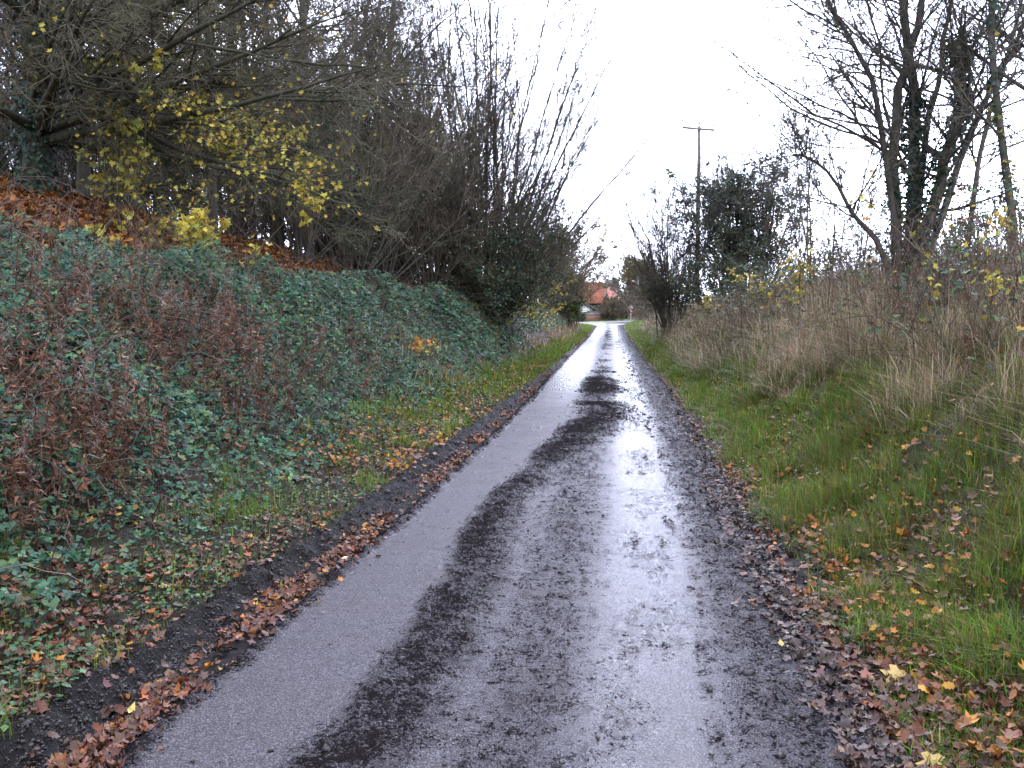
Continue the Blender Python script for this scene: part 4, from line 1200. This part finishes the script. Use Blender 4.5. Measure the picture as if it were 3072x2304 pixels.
# brown leafy shrubs behind the crest
for lab, px_, Yd, h, nl in (('brown leafed shrub on the skyline left of the ivy tree', 2560, 25, 2.0, 500), ('rusty shrub on the skyline below the slim saplings', 2440, 28, 1.9, 450), ('dark rusty hedge shrub on the skyline at the right edge', 3010, 19, 2.1, 900), ('brown shrub right behind the foot of the ivy tree', 2860, 20, 1.5, 300)):
    p = at(px_, 790, Yd); p[2] = gz(p[0], p[1]) - .05
    shrub('skyline_shrub', lab, 'shrub', p, 12, h, 30, g, 'twig', 'bark', .018, 7, 6, 3, (0, 0, 0), None, [('brown_leaves', 'dead', nl, (.05, .08), [(0.17, 0.08, 0.035), (0.10, 0.055, 0.035), (0.24, 0.13, 0.04)], [3, 3, 1], ([0, 1], [.6, 1]), OVAL)], 36, .004, .5)
# the bare multi-stemmed bush by the lane
g = np.random.default_rng(23)
p = at(2012, 950, 38); p[2] = gz(p[0], p[1]) - .1
r_ = shrub('bare_bush', 'bare many-stemmed bush standing by the right side of the lane', 'bush', p, 30, 6.3, 14, g, 'twig_grey', 'bark', .030, 15, 9, 4, (.02, 0, 0), None,
           [('ivy', 'ivy', 700, (.06, .10), IVY + [(0.12, 0.12, 0.03)], IW + [1.5], ([0, .3, .42], [1, .7, 0]), OVAL)], 38, .0058, .55)
q = np.array([at(a, b, 38) for a, b in ((1994, 950), (1975, 850), (1955, 775), (1938, 699), (1905, 650), (1874, 612))]) - p
q[0][2] = 0
P0, R0 = line(q, 14, g, .06, .012, .02)
A = grow(P0, R0, dict(n=12, t0=.3, ang=45, sd=12, len=.2, K=5, wig=.1, up=.05, rr=.5, rmin=.006), g)
B = grow(*A, dict(n=5, t0=.2, ang=40, sd=12, len=.45, K=4, wig=.1, up=.03, rr=.6, rmin=.0048), g)
ge = Geo()
for X_, s in ((( P0, R0), 6), (A, 4), (B, 3)):
    V, f = tubes(*X_, s); ge.add(V, [f])
ge.build('leaning_stem', M['bark'], r_)
# the dense evergreen beside the pole
p = at(2240, 900, 37); p[2] = gz(p[0], p[1]) - .1
DG = [(0.038, 0.064, 0.038), (0.026, 0.046, 0.030), (0.060, 0.088, 0.045), (0.10, 0.11, 0.05)]
shrub('evergreen_tree', 'dense dark evergreen tree right of the telegraph pole', 'tree', p, 44, 6.1, 20, g, 'twig_grey', 'bark', .04, 10, 8, 3, (0, 0, 0), None,
      [('foliage', 'ivy', 42000, (.06, .10), DG, [4, 4, 3, 1.2], ([0, .12, .72, .95], [1, 1, 1, 0]), OVAL)], 36, .006, .7, dome=True, clump=.5)
p = at(2215, 900, 35); p[2] = gz(p[0], p[1]) - .1
shrub('ivy_bush', 'low dark ivy bush under the evergreen tree, at the foot of the telegraph pole', 'bush', p, 26, 2.3, 34, g, 'twig', 'bark', .025, 9, 7, 3, (0, 0, 0), None,
      [('ivy', 'ivy', 9000, (.055, .09), DG + [(0.12, 0.12, 0.04)], [4, 4, 3, 1.5, 1], ([0, 1], [1, 1]), OVAL)], 36, .005, 1.1, dome=True, clump=.4)
# yellow-leaved shoots on the right bank
for lab, px_, py_, Yd, h, nl in (('yellow leaved shoots in front of the evergreen on the right', 2290, 880, 24, 1.3, 150), ('yellow bush halfway along the crest of the right bank', 2400, 850, 22, 1.2, 130), ('single spray of golden leaves below the yellow bush', 2345, 900, 19, .8, 45), ('yellow leaved bramble spray at the right edge of the view', 2930, 900, 8.5, .9, 40), ('tall golden leaved sapling by the right edge of the view', 2985, 760, 10, 1.5, 60), ('yellow shoots at the foot of the bare roadside bush', 2120, 930, 33, 1.4, 160)):
    maple(lab, px_, py_, Yd, h, nl, g, (0, -.1, 0), 'yellow_shoots', 4, (.05, .085) if Yd > 12 else (.04, .06), fan=22)
# a dark dead stem
p = at(2229, 1010, 19); p[2] = gz(p[0], p[1]) - .05
P0, R0 = line([(0, 0, 0), (-.03, 0, .5), (-.06, 0, 1.1), (-.12, .02, 1.75)], 9, g, .013, .005, .012)
A = grow(P0, R0, dict(n=14, t0=.25, ang=45, sd=10, len=.16, K=4, wig=.1, up=.05, rr=.5, rmin=.003), g)
ge = Geo()
for X_, s in (((P0, R0), 6), (A, 3)):
    V, f = tubes(*X_, s); ge.add(V, [f])
o = ge.build('dead_stem', M['bark']); o.location = p
tag(o, 'single dark dead stem standing in the pale grass of the right bank', 'plant')

# hedge on the right towards the junction
g = np.random.default_rng(24)
for k, (px_, Yd, h, lab) in enumerate(((2000, 52, 2.6, 'grey bare hedge bush just beyond the many-stemmed bush'), (1965, 66, 2.5, 'grey brown hedge bush midway to the road sign'), (1940, 82, 2.9, 'grey bare hedge bush shortly before the road sign'), (1935, 98, 3.4, 'rusty bare hedge bush behind the road sign'))):
    p = at(px_, 940, Yd); p[2] = gz(p[0], p[1]) - .1
    shrub('hedge_bush', lab, 'bush', p, 20, h, 32, g, 'twig_rust' if k == 3 else 'twig_grey', 'twig', .03, 9, 8, 3, (0, 0, 0), 'hedge bushes right of the lane', [('leaves', 'dead', 700, (.08, .12), BROWN, [3, 3, 2, 2], ([0, 1], [1, .7]), OVAL)], 36, .007, .9)
#@@END
#@@BUILT
# ------------------------------------------------------------------ built things
def box(ge, c, s, rz=0.0, taper=(1, 1)):
    cx, cy, cz = c; a, b, h = s[0] / 2, s[1] / 2, s[2] / 2
    V = np.array([(-a, -b, -h), (a, -b, -h), (a, b, -h), (-a, b, -h), (-a * taper[0], -b * taper[1], h), (a * taper[0], -b * taper[1], h), (a * taper[0], b * taper[1], h), (-a * taper[0], b * taper[1], h)])
    ca, sa = math.cos(rz), math.sin(rz)
    V = np.stack([V[:, 0] * ca - V[:, 1] * sa + cx, V[:, 0] * sa + V[:, 1] * ca + cy, V[:, 2] + cz], 1)
    return ge.add(V, [[(3, 2, 1, 0), (4, 5, 6, 7), (0, 1, 5, 4), (1, 2, 6, 5), (2, 3, 7, 6), (3, 0, 4, 7)]])
def lathe(ge, prof, c, S=14, ax=2):
    prof = np.array(prof, float)
    a = np.arange(S) * 2 * math.pi / S
    V = np.stack([prof[:, 0][:, None] * np.cos(a), prof[:, 0][:, None] * np.sin(a), np.repeat(prof[:, 1][:, None], S, 1)], -1)
    if ax == 1:
        V = V[..., [0, 2, 1]]
    V = V.reshape(-1, 3) + np.array(c)
    K = len(prof)
    ix = np.arange(K * S).reshape(K, S)
    q = np.stack([ix[:-1], np.roll(ix[:-1], -1, 1), np.roll(ix[1:], -1, 1), ix[1:]], -1).reshape(-1, 4)
    return ge.add(V, [q])

# telegraph pole
top = at(2094, 378, 48)
p = np.array((top[0] + .06, 48.0, gz(top[0], 48.0) - .2))
hp = top[2] - p[2]
root = thing('telegraph_pole', 'tall wooden telegraph pole with a crossarm, rising from the bushes on the right', 'pole', p)
ge = Geo(); lathe(ge, [(.118, 0), (.115, .5), (.105, hp * .4), (.088, hp * .8), (.078, hp - .04), (.055, hp), (0.001, hp + .015)], (0, 0, 0), 14)
ge.build('pole', M['pole'], root)
ge = Geo()
V = np.array([(-.80, -.15, hp - .02), (.68, -.15, hp - .17), (.68, -.06 + -.045, hp - .17), (-.80, -.105, hp - .02)])
V = np.concatenate([V - np.array((0, 0, .11)), V])
ge.add(V, [[(3, 2, 1, 0), (4, 5, 6, 7), (0, 1, 5, 4), (1, 2, 6, 5), (2, 3, 7, 6), (3, 0, 4, 7)]])
ge.build('crossarm', M['pole'], root, False)
ge = Geo()
V, f = tubes(np.array([[(-.34, -.125, hp - .18), (-.17, -.12, hp - .33), (-.04, -.11, hp - .55)]]), np.full((1, 3), .022), 5); ge.add(V, [f])
ge.build('brace', M['galv'], root)
for xx, zz in ((-.80, hp + .30), (0, hp + .17), (.66, hp + .06)):
    ge = Geo()
    z0 = hp - .06 if xx < 0 else (hp - .0 if xx == 0 else hp - .18)
    lathe(ge, [(.012, z0), (.012, zz - .11), (.045, zz - .11), (.055, zz - .06), (.035, zz - .05), (.045, zz), (.02, zz + .03), (.001, zz + .03)], (xx, -.127 if xx else 0, 0), 10)
    ge.build('insulator', M['porcelain'], root)

# distant service pole with a lamp arm
b = at(1917, 895, 128); t = at(1912, 824, 128)
zg = float(rise(np.array(128.)))
p = np.array((b[0] + .1, 128.0, zg)); hp = t[2] - zg
root = thing('service_pole', 'pale leaning pole with a lamp arm and box, beyond the road sign', 'pole', p)
ge = Geo()
V, f = tubes(np.array([[(0, 0, 0), (-.08, 0, hp * .5), (-.32, 0, hp)]]), np.array([[.16, .14, .11]]), 10); ge.add(V, [f]); ge.build('pole', M['pole_grey'], root)
ge = Geo()
V, f = tubes(np.array([[(-.27, -.1, hp - .98), (-.55, -.15, hp - .92), (-.80, -.15, hp - .82)]]), np.full((1, 3), .035), 6); ge.add(V, [f]); box(ge, (-.82, -.15, hp - .80), (.34, .16, .12)); ge.build('lamp_arm', M['white_paint'], root)
ge = Geo(); box(ge, (-.26, -.2, hp - 1.2), (.22, .2, .42)); ge.build('upper_box', M['galv'], root, False)
ge = Geo(); box(ge, (-.22, -.22, hp - 1.75), (.24, .22, .48)); ge.build('transformer', M['galv'], root, False)

# road sign seen from behind
Ys = 113.0
c = at(1893, 920, Ys)
zg = gz(c[0], Ys)
root = thing('road_sign', 'grey back of a triangular road sign at the junction', 'road sign', (c[0], Ys, zg))
cz = c[2] - zg
ge = Geo(); lathe(ge, [(.03, -.2), (.03, cz + .38), (.001, cz + .39)], (0, .03, 0), 10); ge.build('post', M['galv'], root)
s = .37
tri = np.array([(0, s), (s * .90, -s * .48), (s * .80, -s * .60), (-s * .80, -s * .60), (-s * .90, -s * .48)])
ge = Geo()
V = np.concatenate([np.stack([tri[:, 0], np.full(5, -.012), tri[:, 1] + cz], 1), np.stack([tri[:, 0], np.full(5, -.004), tri[:, 1] + cz], 1)])
F5 = [[(0, k, k + 1) for k in (1, 2, 3)], [(5, 5 + k + 1, 5 + k) for k in (1, 2, 3)], [(k, (k + 1) % 5, 5 + (k + 1) % 5, 5 + k) for k in range(5)]]
ge.add(V, F5); ge.build('triangular_plate', M['galv'], root, False)
ge = Geo(); lathe(ge, [(.001, -.012), (.16, -.012), (.16, -.004), (.001, -.004)], (0, 0, cz - .46), 20, 1); ge.build('small_plate', M['pink_paint'], root)
c2 = at(1902, 936, Ys + 3)
root = thing('marker_post', 'small red marker on a short post right of the road sign', 'marker', (c2[0], Ys + 3, gz(c2[0], Ys + 3)))
ge = Geo(); box(ge, (0, 0, .35), (.07, .05, .9)); ge.build('post', M['pole'], root, False)
ge = Geo(); box(ge, (0, -.032, c2[2] - gz(c2[0], Ys + 3)), (.32, .012, .30)); ge.build('red_plate', M['red_paint'], root, False)
c3 = at(1857, 923, 124)
zg = gz(c3[0], 124)
root = thing('round_sign', 'small white round sign in front of the rusty shrub', 'sign', (c3[0], 124, zg))
ge = Geo(); lathe(ge, [(.025, 0), (.025, c3[2] - zg)], (0, .02, 0), 8); ge.build('post', M['galv'], root)
ge = Geo(); lathe(ge, [(.001, -.012), (.09, -.012), (.09, 0), (.001, 0)], (0, 0, c3[2] - zg), 16, 1); ge.build('plate', M['white_paint'], root)

# brick wall along the far side of the crossing road
def wall_run(px0, px1, Yd0, Yd1, ptop, thick=.3):
    a, b = at(px0, ptop, Yd0), at(px1, ptop, Yd1)
    return a, b
a, b = at(1735, 940, 119.5), at(1822, 937, 123.0)
zg = float(rise(np.array(121.))) - .15
L = math.hypot(b[0] - a[0], b[1] - a[1]); ang = math.atan2(b[1] - a[1], b[0] - a[0])
root = thing('garden_wall', 'old brick wall with a grey coping across the end of the lane', 'wall', (a[0], a[1], zg), None, ang)
hw_ = (a[2] + b[2]) / 2 - zg
ge = Geo(); box(ge, (L / 2, 0, hw_ / 2), (L, .28, hw_)); ge.build('brickwork', M['brick'], root, False)
ge = Geo(); box(ge, (L / 2, 0, hw_ - .14), (L + .03, .29, .36)); ge.build('rendered_top', M['flint'], root, False)
ge = Geo(); box(ge, (L / 2, 0, hw_ + .08), (L + .1, .36, .08)); ge.build('coping', M['flint'], root, False)

# white outbuilding behind the wall: a low gable end
Yo = 128.0
pk, ev = at(1742, 905, Yo), at(1776, 926, Yo)
zg = float(rise(np.array(Yo))) - .1
cx = pk[0] - .25
half = ev[0] - cx
root = thing('white_outbuilding', 'low white outbuilding with a dark gable edge behind the brick wall', 'outbuilding', (cx, Yo, zg))
ze, zp = ev[2] - zg, pk[2] - zg + .08
ge = Geo()
D_ = 5.0
V = [(-half, 0, 0), (half, 0, 0), (half, 0, ze), (0, 0, zp), (-half, 0, ze)]
V = V + [(x_, D_, z_) for x_, _, z_ in V]
ge.add(V, [[(0, 1, 2, 4), (6, 5, 9, 7)], [(2, 3, 4), (7, 9, 8)], [(1, 6, 7, 2), (5, 0, 4, 9)]])
ge.build('wall', M['white_paint'], root, False)
for sgn in (-1, 1):
    ge = Geo()
    nrm_ = np.array((sgn * (zp - ze), 0, half)); nrm_ = nrm_ / np.linalg.norm(nrm_)
    e = np.array((sgn * half * 1.35, 0, ze - (zp - ze) * .35)); r = np.array((0, 0, zp))
    V = []
    for lift in (.02, .20):
        for pt, yy_ in ((e, -.28), (r, -.28), (r, D_ + .2), (e, D_ + .2)):
            V.append(pt + np.array((0, yy_, 0)) + nrm_ * lift)
    ge.add(V, [[(0, 1, 2, 3), (7, 6, 5, 4), (0, 4, 5, 1), (1, 5, 6, 2), (2, 6, 7, 3), (3, 7, 4, 0)]])
    ge.build('roof_slope', M['roof_dark'], root, False)
ge = Geo(); lathe(ge, [(.05, 0), (.05, ze - .1)], (half - .16, -.06, 0), 8); ge.build('drainpipe', M['dark_wood'], root)

# red-tiled barn
def slab(root, name, P4, th, mat):
    P4 = np.array(P4, float)
    n_ = np.cross(P4[1] - P4[0], P4[3] - P4[0]); n_ = n_ / np.linalg.norm(n_)
    V = np.concatenate([P4, P4 + n_ * th])
    return Geo().add(V, [[(3, 2, 1, 0), (4, 5, 6, 7), (0, 1, 5, 4), (1, 2, 6, 5), (2, 3, 7, 6), (3, 0, 4, 7)]]).build(name, mat, root, False)
Yb = 138.0
e0, e1 = at(1700, 911, Yb), at(1808, 911, Yb)
zg = float(rise(np.array(Yb))) - .1
root = thing('red_roofed_barn', 'barn with a big steep red tiled roof beyond the wall', 'barn', (e1[0], Yb, zg))
W_ = e1[0] - e0[0]
ze = e1[2] - zg
zr_ = at(1808, 851, Yb + 2.2)[2] - zg
seam = at(1772, 911, Yb)[0] - e1[0]
dep = 4.4
ge = Geo(); box(ge, (-W_ / 2, dep / 2 + .15, ze / 2 + .1), (W_ - .3, dep - .5, ze + .2)); 
V = [(-.18, .4, ze + .2), (-.18, dep - .1, ze + .2), (-.18, dep / 2 + .15, zr_ - .1)]
ge.add(V + [(x_ - .1, y_, z_) for x_, y_, z_ in V], [[(0, 1, 2), (5, 4, 3)], [(0, 3, 4, 1), (1, 4, 5, 2), (2, 5, 3, 0)]])
ge.build('boarded_wall', M['dark_wood'], root, False)
slab(root, 'roof_slope', [(seam, 0, ze), (.12, 0, ze), (.05, dep / 2, zr_), (seam, dep / 2, zr_)], .10, M['roof_red'])
slab(root, 'roof_slope', [(-W_, -.08, ze), (seam - .09, -.08, ze), (seam - .09, dep / 2 - .08, zr_ + .02), (-W_, dep / 2 - .08, zr_ + .02)], .10, M['roof_red'])
slab(root, 'rear_roof_slope', [(.12, dep + .2, ze), (-W_, dep + .2, ze), (-W_, dep / 2 + .1, zr_), (.05, dep / 2 + .1, zr_)], .10, M['roof_red'])
ge = Geo(); V, f = tubes(np.array([[(.07, dep / 2 + .05, zr_ + .1), (-W_ * .5, dep / 2 + .05, zr_ + .12), (-W_, dep / 2 + .05, zr_ + .1)]]), np.full((1, 3), .13), 8); ge.add(V, [f]); ge.build('ridge_tiles', M['roof_red'], root)
ge = Geo(); box(ge, (-2.0, .28, ze / 2), (.12, .1, ze)); ge.build('pale_post', M['galv'], root, False)

# low dark roofed range between barn and pink house
Yc = 190.0
a, b = at(1805, 853, Yc), at(1822, 880, Yc)
zg = float(rise(np.array(Yc))) - .1
root = thing('brick_range', 'dark brick range between the red roof and the pink house', 'building', (a[0], Yc, zg))
w_ = b[0] - a[0]; zt = a[2] - zg
ge = Geo(); box(ge, (w_ / 2, 2.0, (zt - .5) / 2), (w_, 4, zt - .5)); ge.build('wall', M['brick'], root, False)
slab(root, 'roof', [(-.1, -.15, zt - .55), (w_ + .1, -.15, zt - .55), (w_ + .1, 2, zt + .3), (-.1, 2, zt + .3)], .12, M['roof_dark'])
slab(root, 'rear_roof', [(w_ + .1, 4.15, zt - .55), (-.1, 4.15, zt - .55), (-.1, 2.0, zt + .3), (w_ + .1, 2.0, zt + .3)], .12, M['roof_dark'])

# pink house
Yp = 235.0
e0, e1 = at(1818, 857.5, Yp), at(1856, 857.5, Yp)
zg = float(rise(np.array(Yp))) - .2
root = thing('pink_house', 'pink cottage with a dark roof and white window beyond the barn', 'house', (e0[0], Yp, zg))
W_, ze = e1[0] - e0[0], e0[2] - zg
zr_ = at(1830, 839, Yp + 2.5)[2] - zg
ge = Geo(); box(ge, (W_ / 2, 2.5, ze / 2), (W_, 5, ze))
for x_ in (.12, W_ - .12):
    V = [(x_, 0, ze), (x_, 5, ze), (x_, 2.5, zr_ - .05)]
    ge.add(V + [(q_[0] + .1 * (1 if x_ < 1 else -1), q_[1], q_[2]) for q_ in V], [[(0, 1, 2), (5, 4, 3)], [(0, 3, 4, 1), (1, 4, 5, 2), (2, 5, 3, 0)]])
ge.build('wall', M['pink_paint'], root, False)
slab(root, 'roof_slope', [(-.15, -.3, ze - .08), (W_ + .2, -.3, ze - .08), (W_ + .1, 2.5, zr_), (.12, 2.5, zr_)], .14, M['roof_dark'])
slab(root, 'rear_roof_slope', [(W_ + .2, 5.3, ze - .08), (-.15, 5.3, ze - .08), (.12, 2.5, zr_), (W_ + .1, 2.5, zr_)], .14, M['roof_dark'])
w0, w1 = at(1829.5, 859.5, Yp), at(1842.5, 869.5, Yp)
wx, wz, ww, wh = (w0[0] + w1[0]) / 2 - e0[0], (w0[2] + w1[2]) / 2 - zg, w1[0] - w0[0], w0[2] - w1[2]
ge = Geo()
t_ = .11
box(ge, (wx - ww / 2, -.03, wz), (t_, .1, wh)); box(ge, (wx + ww / 2, -.03, wz), (t_, .1, wh))
box(ge, (wx, -.032, wz + wh / 2), (ww + t_, .1, t_)); box(ge, (wx, -.045, wz - wh / 2), (ww + .25, .14, t_))
for k in (-1 / 6, 1 / 6): box(ge, (wx + ww * k, -.028, wz), (.085, .09, wh - t_))
box(ge, (wx, -.026, wz + .05), (ww - t_, .08, .05))
fr = ge.build('window', M['white_paint'], root, False)
ge = Geo(); box(ge, (wx, -.008, wz), (ww - .02, .03, wh - .02)); ge.build('pane', M['glass'], fr, False)
ge = Geo(); lathe(ge, [(.05, zr_ - .1), (.04, zr_ + 1.6), (.022, zr_ + 3.2)], (1.7, 2.6, 0), 8); ge.build('aerial_mast', M['galv'], root)
ge = Geo(); box(ge, (2.05, 2.5, zr_ + .25), (.5, .5, .7)); ge.build('chimney', M['brick'], root, False)

# far vegetation round the houses
g = np.random.default_rng(31)
def far_shrub(name, label, cat, px_, Yd, nst, h, fan, leafs, twig, base_r=.8, r=.05, rm=.012, up=.03):
    p = at(px_, 930, Yd); p[2] = gz(p[0], p[1]) - .1
    return shrub(name, label, cat, p, nst, h, fan, g, twig, 'bark', r, 9, 8, 4, (0, 0, 0), None, leafs, 34, rm, base_r, up, True, .35)
OLV = [(0.21, 0.18, 0.07), (0.17, 0.15, 0.06), (0.25, 0.20, 0.08), (0.13, 0.12, 0.055)]
far_shrub('rounded_tree', 'large rounded olive tree above the houses at the end of the lane', 'tree', 1908, 152, 44, 8.2, 17,
          [('foliage', 'leaf', 40000, (.12, .19), OLV, [3, 3, 2, 2], ([0, .25, 1], [.6, 1, .8]), OVAL)], 'twig_olive', 1.0, .09)
far_shrub('bare_tree', 'grey bare tree behind the rounded olive tree', 'tree', 1950, 170, 14, 10.5, 16, None, 'twig_grey', .8, .12, .014)
far_shrub('rounded_bush', 'rounded olive brown bush at the right end of the brick wall', 'bush', 1833, 122, 30, 2.6, 20,
          [('foliage', 'leaf', 6000, (.09, .15), [(0.10, 0.085, 0.035), (0.13, 0.10, 0.05), (0.07, 0.065, 0.03)], [3, 2, 2], ([0, .2, 1], [.4, 1, 1]), OVAL)], 'twig', .5)
far_shrub('rusty_shrub', 'rusty pink bare shrub right of the rounded bush', 'bush', 1870, 127, 34, 2.7, 26,
          [('foliage', 'dead', 2600, (.09, .14), [(0.17, 0.085, 0.065), (0.13, 0.07, 0.05)], [1, 1], ([0, 1], [1, 1]), OVAL)], 'twig_rust')
far_shrub('rusty_shrub', 'darker rusty shrub partly behind the round white sign', 'bush', 1850, 131, 26, 2.4, 22, [('foliage', 'dead', 2000, (.09, .14), [(0.12, 0.07, 0.05), (0.10, 0.075, 0.045)], [1, 1], ([0, 1], [1, 1]), OVAL)], 'twig')
far_shrub('garden_shrub', 'bright green garden shrub above the road sign', 'bush', 1897, 138, 24, 2.5, 26,
          [('foliage', 'leaf', 4500, (.10, .16), [(0.10, 0.17, 0.03), (0.07, 0.12, 0.03)], [1, 1], ([0, 1], [1, 1]), OVAL)], 'twig_olive')
far_shrub('garden_hedge', 'dark clipped hedge below the pink house', 'hedge', 1833, 150, 44, 2.9, 22,
          [('foliage', 'leaf', 8000, (.12, .2), [(0.035, 0.05, 0.022), (0.05, 0.06, 0.028)], [1, 1], ([0, 1], [1, 1]), OVAL)], 'twig', 2.2)
far_shrub('garden_hedge', 'low mossy hedge along the top of the brick wall', 'hedge', 1812, 124, 22, 1.45, 22,
          [('foliage', 'leaf', 3500, (.08, .13), [(0.075, 0.075, 0.025), (0.055, 0.065, 0.025)], [1, 1], ([0, 1], [1, 1]), OVAL)], 'twig', .8)
far_shrub('ivy_bush', 'dark ivy bush at the left end of the brick wall', 'bush', 1736, 117.5, 22, 1.15, 20,
          [('ivy', 'ivy', 4000, (.09, .14), IVY, IW, ([0, 1], [1, 1]), OVAL)], 'twig', .7)
far_shrub('far_hedge_bush', 'grey hedge bush behind the leaning service pole', 'bush', 1960, 125, 30, 4.6, 30,
          [('foliage', 'dead', 2600, (.10, .15), BROWN, [3, 3, 2, 2], ([0, 1], [1, 1]), OVAL)], 'twig_rust', 1.6)
far_shrub('far_hedge_bush', 'brown hedge bush at the foot of the leaning service pole', 'bush', 1930, 120, 30, 2.7, 30,
          [('foliage', 'dead', 2200, (.09, .14), BROWN, [3, 3, 2, 2], ([0, 1], [1, 1]), OVAL)], 'twig_rust', 1.0)
# grass of the far bank across the junction
n = 16000
yy = g.uniform(113, 132, n); xx = g.uniform(-12, 6, n)
k = (yy > 117.5 + 1.15 * np.clip(xx + 1, 0, 9)) | (yy < 111)
grass('far_verge_grass', 'bright green grass on the far side of the crossing road', xx[k], yy[k], g, .1, .3, GREEN, [4, 3, 3, 1])

#@@LIGHT
# ------------------------------------------------------------------ light: bright thin overcast, soft sun behind the camera
SUN_EL, SUN_AZ = 40.0, 158.0         # azimuth measured from the lane's direction towards the right
w = bpy.data.worlds.new('World')
SC.world = w
w.use_nodes = True
nt = w.node_tree
bg = nt.nodes['Background']
sky = nt.nodes.new('ShaderNodeTexSky')
sky.sky_type = 'NISHITA'
sky.sun_disc = False
sky.sun_elevation = R(SUN_EL)
sky.sun_rotation = R(SUN_AZ)
sky.air_density, sky.dust_density, sky.ozone_density = 1.0, 2.5, 1.5
tc_ = nt.nodes.new('ShaderNodeTexCoord')
nz = nt.nodes.new('ShaderNodeTexNoise')
nz.inputs['Scale'].default_value, nz.inputs['Detail'].default_value, nz.inputs['Roughness'].default_value = 2.2, 7, .6
mp = nt.nodes.new('ShaderNodeMapping'); mp.inputs['Scale'].default_value = (1, 1, 2.2)
nt.links.new(tc_.outputs['Generated'], mp.inputs[0]); nt.links.new(mp.outputs[0], nz.inputs['Vector'])
mr = nt.nodes.new('ShaderNodeMapRange'); mr.interpolation_type = 'SMOOTHSTEP'
mr.inputs['From Min'].default_value, mr.inputs['From Max'].default_value = .30, .62
mr.inputs['To Min'].default_value, mr.inputs['To Max'].default_value = .72, .97
nt.links.new(nz.outputs['Fac'], mr.inputs['Value'])
mx = nt.nodes.new('ShaderNodeMix'); mx.data_type = 'RGBA'
mx.inputs[7].default_value = (10.7, 11.4, 14.8, 1)
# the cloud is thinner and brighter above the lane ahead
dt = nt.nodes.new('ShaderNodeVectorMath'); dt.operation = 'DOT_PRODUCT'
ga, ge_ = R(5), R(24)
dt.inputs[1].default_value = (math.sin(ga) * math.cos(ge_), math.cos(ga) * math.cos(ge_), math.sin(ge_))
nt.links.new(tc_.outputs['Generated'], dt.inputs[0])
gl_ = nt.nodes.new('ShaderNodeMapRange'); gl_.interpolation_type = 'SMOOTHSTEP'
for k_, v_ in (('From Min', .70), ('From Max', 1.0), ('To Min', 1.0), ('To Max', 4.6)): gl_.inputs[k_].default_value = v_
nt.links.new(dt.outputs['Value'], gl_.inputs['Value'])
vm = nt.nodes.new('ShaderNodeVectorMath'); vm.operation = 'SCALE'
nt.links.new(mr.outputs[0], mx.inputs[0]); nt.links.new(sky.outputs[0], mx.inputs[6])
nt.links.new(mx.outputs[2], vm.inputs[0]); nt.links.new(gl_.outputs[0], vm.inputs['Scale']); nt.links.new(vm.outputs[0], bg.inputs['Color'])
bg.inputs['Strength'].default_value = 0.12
sd = bpy.data.lights.new('sun', 'SUN')
sd.energy, sd.angle, sd.color = 0.9, R(38), (1.0, 0.97, 0.94)
so = bpy.data.objects.new('sun', sd)
COL.objects.link(so)
az, el = R(SUN_AZ), R(SUN_EL)
dirv = Vector((math.sin(az) * math.cos(el), math.cos(az) * math.cos(el), math.sin(el)))
so.rotation_euler = dirv.to_track_quat('Z', 'Y').to_euler()
so.location = (0, 0, 30)

SC.view_settings.view_transform = 'Standard'
SC.view_settings.look = 'None'
SC.view_settings.exposure = 0.7
SC.view_settings.gamma = 1.0
SC.cycles.use_denoising = True
SC.cycles.max_bounces = 6
SC.cycles.transmission_bounces = 3
SC.cycles.use_adaptive_sampling = True
SC.cycles.adaptive_threshold = 0.02
